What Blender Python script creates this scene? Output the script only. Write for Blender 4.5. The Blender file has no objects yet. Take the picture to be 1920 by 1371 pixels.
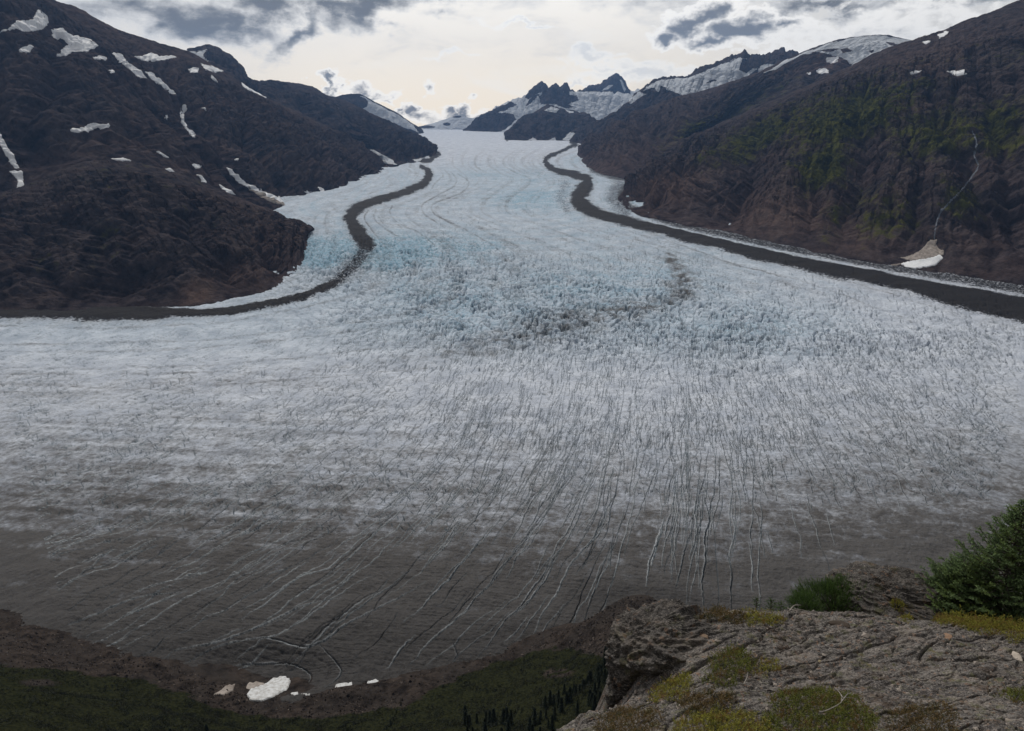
import bpy, math, random
import numpy as np
random.seed(7); RNG = np.random.default_rng(7)
C = bpy.context.scene
R = math.radians
# ------------------------------------------------------------------ camera
F, CX, CY, H = 1300.0, 960.0, 685.5, 400.0
HORIZON = 200.0
PITCH = math.atan((CY-HORIZON)/F)
cd = bpy.data.cameras.new('camera'); cam = bpy.data.objects.new('camera', cd); C.collection.objects.link(cam)
cd.sensor_width = 36; cd.lens = 36*F/1920; cd.clip_start = 0.1; cd.clip_end = 80000
cam.location = (0, 0, H); cam.rotation_euler = (math.pi/2-PITCH, 0, 0); C.camera = cam
# ------------------------------------------------------------------ view
C.view_settings.view_transform = 'Standard'; C.view_settings.look = 'None'
C.view_settings.exposure = 0.0; C.view_settings.gamma = 1
C.render.engine = 'CYCLES'
C.cycles.use_denoising = True
C.cycles.max_bounces = 5; C.cycles.diffuse_bounces = 3; C.cycles.glossy_bounces = 2
C.cycles.volume_bounces = 0; C.cycles.transparent_max_bounces = 4
SUN_EL, SUN_AZ = R(50), R(-20)       # azimuth from +Y, towards +X
SKY_GAIN = 1.29
HAZE = 2.9e-5

# ------------------------------------------------------------------ node helper
class NT:
    def __init__(s, tree): s.t = tree; s.t.nodes.clear()
    def n(s, typ, props=None, **inp):
        nd = s.t.nodes.new(typ)
        for k, v in (props or {}).items(): setattr(nd, k, v)
        for k, v in inp.items():
            key = int(k[1:]) if k[0] == 'i' and k[1:].isdigit() else k.replace('_', ' ')
            sock = nd.inputs[key]
            if isinstance(v, bpy.types.NodeSocket): s.t.links.new(v, sock)
            elif isinstance(v, bpy.types.Node): s.t.links.new(v.outputs[0], sock)
            else:
                if sock.type == 'RGBA' and len(v) == 3: v = (*v, 1)
                sock.default_value = v
        return nd
    def m(s, op, a, b=0.0, c=0.0, clamp=False):
        nd = s.n('ShaderNodeMath', {'operation': op, 'use_clamp': clamp}, i0=a, i1=b, i2=c)
        return nd.outputs[0]
    def mix(s, f, a, b, mode='MIX'):
        nd = s.t.nodes.new('ShaderNodeMix'); nd.data_type = 'RGBA'; nd.blend_type = mode; nd.clamp_factor = True
        for i, v in ((0, f), (6, a), (7, b)):
            if isinstance(v, bpy.types.NodeSocket): s.t.links.new(v, nd.inputs[i])
            elif i == 0: nd.inputs[0].default_value = v
            else: nd.inputs[i].default_value = (*v, 1) if len(v) == 3 else v
        return nd.outputs[2]
    def ss(s, x, lo, hi, a=0.0, b=1.0):
        nd = s.n('ShaderNodeMapRange', {'interpolation_type': 'SMOOTHSTEP'}, i0=x, i1=lo, i2=hi, i3=a, i4=b)
        return nd.outputs[0]
    def noise(s, vec, scale, detail=4, rough=0.55, dist=0.0, out=0):
        nd = s.n('ShaderNodeTexNoise', None, Vector=vec, Scale=scale, Detail=detail, Roughness=rough, Distortion=dist)
        return nd.outputs[out]
    def scalev(s, vec, sc):
        return s.n('ShaderNodeVectorMath', {'operation': 'MULTIPLY'}, i0=vec, i1=sc).outputs[0]
    def sep(s, col):
        nd = s.n('ShaderNodeSeparateColor', None, i0=col); return nd.outputs
    def attr(s, name, out='Color'):
        return s.n('ShaderNodeAttribute', {'attribute_name': name}).outputs[out]

# ------------------------------------------------------------------ world sky
def az_el(u, v):
    x = (u-CX)/F; y = -(v-CY)/F
    d = (x, y*math.sin(PITCH)+math.cos(PITCH), y*math.cos(PITCH)-math.sin(PITCH))
    L = math.sqrt(sum(k*k for k in d))
    return math.atan2(d[0], d[1]), math.asin(d[2]/L)
W = bpy.data.worlds.new('World'); C.world = W; W.use_nodes = True
def build_world():
    w = NT(W.node_tree)
    dirv = w.n('ShaderNodeTexCoord').outputs['Generated']
    sx = w.n('ShaderNodeSeparateXYZ', None, i0=dirv).outputs
    az = w.m('ARCTAN2', sx[0], sx[1]); el = w.m('ARCSINE', sx[2])
    # noise fields
    n1 = w.noise(w.scalev(dirv, (1, 1, 2.6)), 9, 9, 0.62, 0.4)
    n2 = w.noise(w.scalev(dirv, (1, 1, 1.7)), 26, 7, 0.62, 0.3)
    n3 = w.noise(w.scalev(dirv, (1, 1, 4.5)), 5, 8, 0.6, 0.6)
    wrp = w.n('ShaderNodeVectorMath', {'operation': 'SUBTRACT'}, i0=w.noise(w.scalev(dirv, (1, 1, 1.6)), 16, 6, 0.6, 0, 1), i1=(0.5, 0.5, 0.5)).outputs[0]
    wrp = w.scalev(wrp, (0.13, 0.075, 0))
    pos = w.n('ShaderNodeCombineXYZ', None, i0=az, i1=el, i2=0.0).outputs[0]
    pos = w.n('ShaderNodeVectorMath', {'operation': 'ADD'}, i0=pos, i1=wrp).outputs[0]
    def blobs(lst):
        acc = None
        for (u, v, rx, ry, rot, s) in lst:
            a, e = az_el(u, v)
            mp = w.n('ShaderNodeMapping', {'vector_type': 'TEXTURE'}, Vector=pos, Location=(a, e, 0),
                     Rotation=(0, 0, R(rot)), Scale=(rx/F, ry/F, 1)).outputs[0]
            ln = w.n('ShaderNodeVectorMath', {'operation': 'LENGTH'}, i0=mp).outputs['Value']
            f = w.m('MULTIPLY', w.m('SUBTRACT', 1.0, ln), s)
            acc = f if acc is None else w.m('MAXIMUM', acc, f)
        return w.m('MAXIMUM', acc, -0.6)
    # base: bright thin overcast, cream towards the horizon, glow around the hidden sun
    sd = (math.sin(SUN_AZ)*math.cos(SUN_EL), math.cos(SUN_AZ)*math.cos(SUN_EL), math.sin(SUN_EL))
    dot = w.n('ShaderNodeVectorMath', {'operation': 'DOT_PRODUCT'}, i0=dirv, i1=sd).outputs['Value']
    g = w.ss(dot, -0.2, 1.0)
    hor = w.ss(el, -0.02, 0.16)
    base = w.mix(hor, (0.97, 0.85, 0.68), (0.91, 0.87, 0.80))
    side = w.ss(w.m('ABSOLUTE', w.m('SUBTRACT', az, R(-3))), 0.12, 0.62)
    base = w.mix(w.m('MULTIPLY', side, 0.55), base, (0.46, 0.47, 0.48))
    base = w.mix(w.ss(n3, 0.52, 0.72, 0, 0.35), base, (0.92, 0.91, 0.88))
    base = w.mix(w.m('MULTIPLY', w.ss(n1, 0.45, 0.75, 0, 0.35), hor), base, (0.50, 0.50, 0.51))
    # dark torn stratus, top left and top right
    D = blobs([(500, 15, 75, 30, 12, 1.3), (560, 62, 60, 22, 35, 1.3), (700, 22, 95, 26, 8, 1.5), (610, 10, 120, 22, 0, 1.2),
               (330, 35, 150, 32, -8, 1.1), (390, 62, 90, 22, 0, 1.0), (250, 10, 150, 30, 0, 0.9), (440, 55, 90, 22, -10, 1.1),
               (1560, 4, 130, 14, 0, 1.2), (1760, 0, 160, 14, 2, 1.1), (830, 12, 25, 9, 0, 0.7), (560, -60, 380, 50, 0, 1.0), (1600, -70, 420, 60, 0, 1.0)])
    dn = w.m('ADD', w.m('MULTIPLY', w.m('SUBTRACT', n1, 0.5), 2.6), w.m('MULTIPLY', w.m('SUBTRACT', n2, 0.5), 1.1))
    df = w.m('ADD', D, dn)
    base = w.mix(w.ss(df, -0.45, 0.35, 0, 0.6), base, (0.60, 0.60, 0.60))
    base = w.mix(w.ss(df, -0.05, 1.15, 0, 0.95), base, (0.10, 0.102, 0.11))
    # heaped clouds: bright rim, grey heart
    K = blobs([(1310, 38, 60, 32, 20, 1.5), (1255, 72, 38, 18, 0, 1.2), (1395, 55, 70, 30, 0, 1.5), (1350, 78, 80, 16, 0, 1.1), (1470, 45, 45, 16, 0, 1.0),
               (600, 160, 15, 22, 0, 1.4), (612, 176, 20, 12, 0, 1.3), (680, 178, 55, 14, -8, 1.1), (715, 192, 20, 8, 0, 1.0),
               (765, 212, 22, 18, 0, 1.5), (790, 228, 40, 14, 0, 1.0), (867, 205, 22, 14, 0, 1.4), (850, 214, 30, 10, 0, 1.2), (905, 214, 30, 10, 0, 0.9),
               (805, 175, 12, 12, -30, 0.8), (1640, 70, 150, 40, 5, 0.6)])
    kf = w.m('ADD', K, w.m('ADD', w.m('MULTIPLY', w.m('SUBTRACT', n2, 0.5), 1.9), w.m('MULTIPLY', w.m('SUBTRACT', n1, 0.5), 0.7)))
    base = w.mix(w.ss(kf, -0.25, 0.15, 0, 0.8), base, (0.98, 0.95, 0.90))
    base = w.mix(w.ss(kf, 0.20, 1.15, 0, 0.95), base, (0.12, 0.13, 0.155))
    # low pale banks over the far peaks
    B = blobs([(1110, 112, 60, 14, 0, 1.0), (1200, 150, 150, 18, 0, 0.9), (1080, 155, 40, 8, 0, .8), (1160, 130, 90, 12, 0, 0.7), (860, 95, 60, 6, 0, .6), (990, 48, 110, 5, -3, .6)])
    bf = w.m('ADD', B, w.m('MULTIPLY', w.m('SUBTRACT', n2, 0.5), 2.0))
    base = w.mix(w.ss(bf, 0.0, 0.5, 0, 0.6), base, (0.95, 0.94, 0.91))
    base = w.mix(w.ss(bf, 0.35, 1.0, 0, 0.5), base, (0.55, 0.56, 0.58))
    # unseen sky overhead and behind the camera darkened to cut the ambient light
    dim = w.m('MULTIPLY', w.ss(dot, -0.5, 0.75, 0.25, 1.0), w.ss(el, 0.17, 0.6, 1.0, 0.5))
    base = w.mix(w.ss(sx[2], -0.12, -0.02, 1, 0), base, (0.10, 0.10, 0.11))
    cloud = w.n('ShaderNodeVectorMath', {'operation': 'SCALE'}, i0=base, Scale=dim).outputs[0]
    sky = w.n('ShaderNodeTexSky', {'sky_type': 'NISHITA', 'sun_disc': False, 'sun_elevation': SUN_EL, 'sun_rotation': SUN_AZ, 'altitude': 1000}).outputs[0]
    b1 = w.n('ShaderNodeBackground', None, Color=sky, Strength=0.05)
    b2 = w.n('ShaderNodeBackground', None, Color=cloud, Strength=SKY_GAIN)
    mixs = w.n('ShaderNodeMixShader', None, i0=0.93, i1=b1, i2=b2)
    out = w.n('ShaderNodeOutputWorld'); w.t.links.new(mixs.outputs[0], out.inputs[0])
    W.cycles.sampling_method = 'MANUAL'; W.cycles.sample_map_resolution = 512
build_world()
# ------------------------------------------------------------------ sun behind the cloud
sl = bpy.data.lights.new('sun', 'SUN'); so = bpy.data.objects.new('sun', sl); C.collection.objects.link(so)
sl.energy = 2.1; sl.angle = R(10); sl.color = (1.0, 0.95, 0.87)
so.rotation_euler = (math.pi/2-SUN_EL, 0, math.pi-SUN_AZ)
so.location = (0, 0, 900)

# ------------------------------------------------------------------ numeric helpers
_P = RNG.permutation(256).astype(np.int32); _P = np.concatenate([_P, _P, _P])
_ang = RNG.random(256)*2*np.pi; _GX = np.cos(_ang).astype(np.float32); _GY = np.sin(_ang).astype(np.float32)
def pn(x, y, seed=0):
    x = np.asarray(x, np.float32)+np.float32(seed*17.31); y = np.asarray(y, np.float32)+np.float32(seed*9.77)
    xf = np.floor(x); yf = np.floor(y); xi = xf.astype(np.int32) & 255; yi = yf.astype(np.int32) & 255
    fx = x-xf; fy = y-yf
    ux = fx*fx*fx*(fx*(fx*6-15)+10); uy = fy*fy*fy*(fy*(fy*6-15)+10)
    a = _P[xi]; b = _P[xi+1]
    h = _P[a+yi]; v00 = _GX[h]*fx+_GY[h]*fy
    h = _P[b+yi]; v10 = _GX[h]*(fx-1)+_GY[h]*fy
    h = _P[a+yi+1]; v01 = _GX[h]*fx+_GY[h]*(fy-1)
    h = _P[b+yi+1]; v11 = _GX[h]*(fx-1)+_GY[h]*(fy-1)
    p = v00+ux*(v10-v00); q = v01+ux*(v11-v01)
    return (p+uy*(q-p))*1.41
def fbm(x, y, o=4, seed=0, g=0.5):
    s = 0; a = 1.0; t = 0
    for k in range(o):
        s = s+a*pn(x*2**k, y*2**k, seed+k*3); t += a; a *= g
    return s/t
def ridged(x, y, o=4, seed=0, g=0.5):
    s = 0; a = 1.0; t = 0
    for k in range(o):
        s = s+a*(1-2.2*np.abs(pn(x*2**k, y*2**k, seed+k*3))); t += a; a *= g
    return s/t
def sstep(x, lo, hi):
    t = np.clip((x-lo)/(hi-lo), 0, 1); return t*t*(3-2*t)
GX_ = np.array([0, 1250, 1700, 2400, 3000, 5000, 8000, 9500, 12000, 15000, 30000.]); GZ_ = np.array([0, 0, 14, 50, 66, 84, 102, 104, 50, -60, -900.])
_gy = np.linspace(0, 30000, 3001); _gz = np.interp(_gy, GX_, GZ_)
_gz = np.convolve(np.pad(_gz, 25, 'edge'), np.ones(51)/51, 'valid')
def G(x, y): return np.interp(y, _gy, _gz)
def ray(u, v):
    u = np.asarray(u, float); v = np.asarray(v, float)
    x = (u-CX)/F; y = -(v-CY)/F
    return x, y*math.sin(PITCH)+math.cos(PITCH), y*math.cos(PITCH)-math.sin(PITCH)
def at_Y(u, v, Y):
    dx, dy, dz = ray(u, v); t = Y/dy
    return np.stack([dx*t, dy*t, H+dz*t], -1)
def on_G(u, v):
    dx, dy, dz = ray(u, v); z = np.zeros_like(dx)
    for k in range(60):
        t = (H-z)/np.maximum(-dz, 1e-4); t = np.minimum(t, 28000); z = 0.6*z+0.4*G(0, dy*t)
    t = (H-z)/np.maximum(-dz, 1e-4)
    return np.stack([dx*t, dy*t, z], -1)
def proj(P):
    X = P[..., 0]; Y = P[..., 1]; Z = P[..., 2]-H
    fw = Y*math.cos(PITCH)-Z*math.sin(PITCH); up = Y*math.sin(PITCH)+Z*math.cos(PITCH)
    fw = np.where(np.abs(fw) < 1e-3, 1e-3, fw)
    return CX+F*X/fw, CY-F*up/fw, fw
def inpoly(u, v, poly):
    ins = np.zeros(u.shape, bool); n = len(poly)
    for i in range(n):
        x1, y1 = poly[i]; x2, y2 = poly[(i+1) % n]
        if y1 == y2: continue
        c = ((y1 > v) != (y2 > v)) & (u < (x2-x1)*(v-y1)/(y2-y1)+x1)
        ins ^= c
    return ins
def linedist(u, v, pts, wid=None):
    """distance (px) to polyline; with wid, distance divided by the local half width"""
    best = np.full(u.shape, 1e9, np.float32)
    for i in range(len(pts)-1):
        x1, y1 = pts[i][:2]; x2, y2 = pts[i+1][:2]; dx, dy = x2-x1, y2-y1; L = dx*dx+dy*dy+1e-9
        t = np.clip(((u-x1)*dx+(v-y1)*dy)/L, 0, 1)
        d = np.hypot(u-x1-t*dx, v-y1-t*dy)
        if wid is not None: d = d/(wid[i]+(wid[i+1]-wid[i])*t)
        best = np.minimum(best, d)
    return best
def smooth_line(pts, n=8):
    P = np.array(pts, float); out = []
    Q = np.vstack([2*P[0]-P[1], P, 2*P[-1]-P[-2]])
    for i in range(1, len(Q)-2):
        for k in range(n):
            t = k/n; p0, p1, p2, p3 = Q[i-1], Q[i], Q[i+1], Q[i+2]
            out.append(0.5*((2*p1)+(-p0+p2)*t+(2*p0-5*p1+4*p2-p3)*t*t+(-p0+3*p1-3*p2+p3)*t**3))
    out.append(Q[-2]); return np.array(out)

# ------------------------------------------------------------------ mesh + object helpers
def tag(o, label=None, cat=None, group=None, kind=None):
    if label: o['label'] = label
    if cat: o['category'] = cat
    if group: o['group'] = group
    if kind: o['kind'] = kind
    return o
def obj_mesh(name, V, Fc, mat, parent=None, smooth=True, attrs=None):
    """V (n,3), Fc (m,k) int array, k 3 or 4"""
    me = bpy.data.meshes.new(name); V = np.asarray(V, np.float32); Fc = np.asarray(Fc, np.int32)
    k = Fc.shape[1]; m = len(Fc)
    me.vertices.add(len(V)); me.vertices.foreach_set('co', V.ravel())
    me.loops.add(m*k); me.loops.foreach_set('vertex_index', Fc.ravel())
    me.polygons.add(m); me.polygons.foreach_set('loop_start', np.arange(0, m*k, k, dtype=np.int32))
    me.update(calc_edges=True)
    me.polygons.foreach_set('use_smooth', np.full(m, smooth))
    for an, A in (attrs or {}).items():
        a = me.attributes.new(an, 'FLOAT_COLOR', 'POINT'); B = np.ones((len(V), 4), np.float32)
        A = np.asarray(A, np.float32); B[:, :A.shape[1]] = A
        a.data.foreach_set('color', B.ravel())
    me.materials.append(mat)
    o = bpy.data.objects.new(name, me); C.collection.objects.link(o)
    if parent: o.parent = parent
    return o
def grid_faces(nr, nc):
    i = np.arange(nr-1)[:, None]*nc+np.arange(nc-1)[None, :]
    return np.stack([i, i+1, i+nc+1, i+nc], -1).reshape(-1, 4)
def grid_normals(P):
    a = np.gradient(P, axis=1); b = np.gradient(P, axis=0)
    n = np.cross(a, b); n /= np.linalg.norm(n, axis=-1, keepdims=True)+1e-9
    return n
def empty(name, loc=(0, 0, 0)):
    o = bpy.data.objects.new(name, None); o.location = loc; o.empty_display_size = 0.2
    C.collection.objects.link(o); return o
def material(name):
    m = bpy.data.materials.new(name); m.use_nodes = True; return m
def finish(nt, color, rough=0.85, bump=None, bstr=0.5, bdist=1.0, spec=0.3):
    kw = dict(Base_Color=color, Roughness=rough)
    p = nt.n('ShaderNodeBsdfPrincipled', None, **kw); p.inputs['Specular IOR Level'].default_value = spec
    if bump is not None:
        b = nt.n('ShaderNodeBump', None, Strength=bstr, Distance=bdist, Height=bump)
        nt.t.links.new(b.outputs[0], p.inputs['Normal'])
    o = nt.n('ShaderNodeOutputMaterial'); nt.t.links.new(p.outputs[0], o.inputs[0])

# ------------------------------------------------------------------ materials
def mat_ice():
    m = material('glacier_ice'); w = NT(m.node_tree)
    pos = w.n('ShaderNodeTexCoord').outputs['Object']
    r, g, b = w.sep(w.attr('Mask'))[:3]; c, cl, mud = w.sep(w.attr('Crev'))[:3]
    nb = w.noise(pos, 0.02, 6, 0.6); nf = w.noise(pos, 0.16, 7, 0.7); nq = w.noise(pos, 0.9, 5, 0.7)
    white = w.mix(w.ss(w.m('ADD', w.m('MULTIPLY', nb, 0.5), w.m('MULTIPLY', nq, 0.5)), 0.38, 0.62), (0.45, 0.485, 0.57), (0.74, 0.78, 0.87))
    col = w.mix(w.m('MULTIPLY', b, w.m('MULTIPLY', w.ss(nf, 0.34, 0.58, 0.25, 1.0), w.ss(nq, 0.3, 0.65, 0.5, 1.0))), white, (0.12, 0.35, 0.50))
    col = w.mix(w.ss(nf, 0.45, 0.72, 0, 0.35), col, (0.34, 0.34, 0.35))
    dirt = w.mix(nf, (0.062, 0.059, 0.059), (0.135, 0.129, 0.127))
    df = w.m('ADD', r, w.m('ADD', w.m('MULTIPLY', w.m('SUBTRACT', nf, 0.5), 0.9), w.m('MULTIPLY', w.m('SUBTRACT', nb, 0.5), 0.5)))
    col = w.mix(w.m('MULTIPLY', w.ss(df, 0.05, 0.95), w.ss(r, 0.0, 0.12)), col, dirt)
    col = w.mix(w.m('MULTIPLY', cl, w.ss(nf, 0.35, 0.6, 0.35, 1)), col, (0.42, 0.45, 0.48))  # bare ice beside the cracks, doubling as a painted highlight
    col = w.mix(w.m('MULTIPLY', c, 0.72), col, (0.10, 0.135, 0.16))  # crevasse shade put into the colour as dark blue-grey ice
    col = w.mix(w.m('MULTIPLY', mud, w.ss(nf, 0.25, 0.65, 1.0, 0.6)), col, w.mix(nq, (0.026, 0.025, 0.025), (0.062, 0.058, 0.056)))
    rockc = w.mix(w.ss(nq, 0.35, 0.7), (0.007, 0.0065, 0.007), (0.040, 0.036, 0.036))
    gf = w.m('ADD', g, w.m('ADD', w.m('MULTIPLY', w.m('SUBTRACT', nf, 0.5), 1.6), w.m('MULTIPLY', w.m('SUBTRACT', nq, 0.5), 0.9)))
    col = w.mix(w.m('MULTIPLY', w.ss(gf, 0.3, 0.62), w.ss(g, 0.0, 0.1)), col, rockc)
    h = w.m('ADD', w.m('MULTIPLY', nf, 1.0), w.m('MULTIPLY', nq, 0.25))
    finish(w, col, 0.8, h, 1.0, 2.6, 0.10)
    return m
def mat_mountain():
    m = material('mountain_rock'); w = NT(m.node_tree)
    pos = w.n('ShaderNodeTexCoord').outputs['Object']
    veg, snow, rust = w.sep(w.attr('Zone'))[:3]
    gx = w.sep(w.attr('Rock'))
    nb = w.noise(pos, 0.004, 7, 0.6, 0.5); nf = w.noise(pos, 0.03, 8, 0.65); nq = w.noise(pos, 0.14, 5, 0.7)
    st = w.noise(w.scalev(pos, (0.3, 0.3, 1.6)), 0.02, 7, 0.65, 0.8)
    rock = w.mix(w.ss(nf, 0.3, 0.72), (0.010, 0.009, 0.012), (0.078, 0.064, 0.068))
    rock = w.mix(w.ss(st, 0.45, 0.7, 0, 0.6), rock, (0.052, 0.036, 0.034))
    rock = w.mix(w.ss(nb, 0.45, 0.65, 0, 0.5), rock, (0.024, 0.025, 0.033))
    rock = w.mix(w.m('MULTIPLY', rust, w.ss(nf, 0.3, 0.6, 0.5, 1)), rock, w.mix(nf, (0.050, 0.034, 0.030), (0.19, 0.130, 0.112)))
    rock = w.mix(w.m('MULTIPLY', gx[0], w.ss(nq, 0.3, 0.7, 0.3, 0.8)), rock, (0.15, 0.122, 0.115))
    green = w.mix(w.ss(nf, 0.35, 0.65), (0.014, 0.018, 0.009), (0.085, 0.088, 0.022))
    green = w.mix(w.ss(nq, 0.5, 0.75, 0, 0.4), green, (0.045, 0.046, 0.020))
    vf = w.m('ADD', veg, w.m('ADD', w.m('MULTIPLY', w.m('SUBTRACT', nf, 0.5), 1.5), w.m('MULTIPLY', w.m('SUBTRACT', nb, 0.5), 1.0)))
    col = w.mix(w.m('MULTIPLY', w.ss(vf, 0.35, 0.75), w.ss(veg, 0.02, 0.2)), rock, green)
    sn = w.m('ADD', snow, w.m('MULTIPLY', w.m('SUBTRACT', nf, 0.5), 0.9))
    snc = w.mix(w.ss(nf, 0.4, 0.7), (0.62, 0.66, 0.72), (0.50, 0.52, 0.56))
    col = w.mix(w.m('MULTIPLY', w.ss(sn, 0.42, 0.58), w.ss(snow, 0.02, 0.1)), col, snc)
    h = w.m('ADD', w.m('MULTIPLY', nf, 1.0), w.m('MULTIPLY', nq, 0.35))
    finish(w, col, 0.9, h, 1.0, 10.0, 0.0)
    return m
def mat_snow(name, a, b, sc=0.15):
    m = material(name); w = NT(m.node_tree)
    pos = w.n('ShaderNodeTexCoord').outputs['Object']
    n = w.noise(pos, sc, 5, 0.65)
    finish(w, w.mix(w.ss(n, 0.35, 0.7), a, b), 0.6, n, 0.5, 1.5, 0.1); return m
M_ICE = mat_ice(); M_MTN = mat_mountain()
M_SNOWN = mat_snow('granular_snow', (0.66, 0.68, 0.70), (0.40, 0.39, 0.38), 0.35)
M_SNOW = mat_snow('old_snow', (0.88, 0.90, 0.93), (0.72, 0.74, 0.79)); M_DIRTY = mat_snow('dirty_snow', (0.36, 0.32, 0.29), (0.20, 0.17, 0.15))
M_WATER = mat_snow('white_water', (0.15, 0.17, 0.21), (0.08, 0.09, 0.11))

# ================================================================== GLACIER
MOR_L = smooth_line([(770, 299, 3), (800, 302, 4), (813, 296, 4), (824, 288, 3), (812, 284, 2)])
MOR_L2 = smooth_line([(790, 312, 4), (803, 322, 6), (803, 332, 7), (795, 344, 7), (760, 359, 7), (715, 374, 8), (675, 390, 10), (659, 402, 12), (660, 418, 13),
                      (676, 442, 15), (686, 462, 15), (676, 487, 15), (655, 508, 14), (620, 533, 10), (570, 556, 7), (500, 573, 7), (400, 585, 7), (300, 588, 11), (150, 586, 14), (0, 590, 11), (-300, 592, 11)])
MOR_R = smooth_line([(1072, 274, 3), (1048, 286, 3), (1030, 293, 4), (1023, 302, 5), (1030, 313, 6), (1048, 322, 6), (1078, 329, 7), (1100, 337, 9), (1098, 350, 13),
                     (1085, 368, 15), (1093, 386, 14), (1120, 401, 12), (1160, 412, 10), (1250, 433, 10), (1350, 457, 12), (1500, 491, 13), (1700, 533, 17), (1920, 580, 27), (2200, 645, 40)])
MOR_R2 = smooth_line([(1110, 318, 8), (1150, 332, 6), (1185, 342, 5), (1165, 362, 14), (1176, 386, 9), (1240, 411, 7), (1330, 434, 8), (1400, 449, 8), (1470, 464, 8), (1560, 481, 8), (1640, 496, 9), (1720, 510, 10), (1820, 526, 11), (1940, 545, 12), (2200, 590, 20)])
STREAK = smooth_line([(1150, 372, 3), (1160, 388, 3), (1190, 404, 3.2), (1240, 420, 3), (1330, 443, 2.6), (1400, 458, 2.6), (1470, 472, 2.6), (1560, 489.5, 2.8), (1640, 505, 3), (1720, 520, 3.2), (1820, 537, 3.6), (1940, 556, 4.2), (2200, 602, 6)])
ARC = smooth_line([(1255, 482, 5), (1270, 505, 9), (1285, 530, 12), (1280, 550, 12), (1240, 572, 9), (1160, 590, 13), (1060, 610, 17), (960, 632, 16), (880, 655, 12), (780, 672, 9), (650, 690, 8), (400, 712, 8), (200, 722, 9), (-100, 735, 10)])
THIN = [[(858, 325), (878, 340), (872, 356), (840, 372), (812, 385), (812, 400), (830, 412), (880, 435), (930, 465), (950, 490)],
        [(830, 330), (815, 345), (810, 352)], [(735, 388), (732, 402), (750, 420), (790, 440), (815, 462)],
        [(705, 395), (702, 410), (725, 430), (760, 450)], [(845, 322), (856, 335), (850, 350), (820, 366), (793, 385), (795, 402), (820, 420)],
        [(-50, 612), (200, 612), (400, 604), (560, 580), (660, 552)], [(-50, 645), (200, 640), (420, 632), (620, 612), (760, 585), (860, 560)],
        [(-50, 658), (250, 655), (500, 640), (700, 618), (840, 590)], [(-50, 690), (300, 686), (520, 676), (700, 655), (830, 630)],
        [(-50, 735), (300, 728), (600, 708), (800, 690)], [(690, 395), (684, 412), (705, 440), (722, 465)],
        [(1300, 440), (1500, 505), (1700, 560), (1940, 640)], [(1250, 450), (1400, 500), (1600, 560), (1940, 690)],
        [(-50, 700), (200, 700), (420, 694)], [(1500, 925), (1940, 905)], [(1450, 968), (1940, 950)], [(1500, 1002), (1700, 996)], [(1400, 940), (1600, 938)]]
ANCH = np.array([(0, 880, 12), (100, 950, 20), (100, 1080, 24), (-100, 1150, 24), (300, 1100, 27), (500, 1000, 29), (500, 1150, 30), (700, 1050, 40), (850, 1180, 44), (600, 850, 29), (400, 780, 20), (900, 1000, 50),
                 (1000, 900, 62), (1000, 750, 68), (1080, 1030, 58), (1200, 1000, 78), (1220, 800, 84), (1300, 950, 88), (1300, 740, 104), (1450, 900, 106), (1500, 700, 120), (1600, 850, 128),
                 (1700, 700, 132), (1900, 850, 145), (1900, 650, 142), (1100, 650, 86), (900, 650, 62), (1400, 1080, 93), (1560, 1050, 112), (1850, 980, 150), (300, 680, 12), (1320, 1100, 90), (1250, 600, 90), (1500, 600, 120), (700, 700, 35)], float)
def dirfield(u, v):
    u = np.asarray(u, float); v = np.asarray(v, float)
    w = 1/(((u[..., None]-ANCH[:, 0])**2+(1.4*(v[..., None]-ANCH[:, 1]))**2)+900)**1.5
    a = np.radians(ANCH[:, 2])*2
    return 0.5*np.arctan2((w*np.sin(a)).sum(-1), (w*np.cos(a)).sum(-1))
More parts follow.
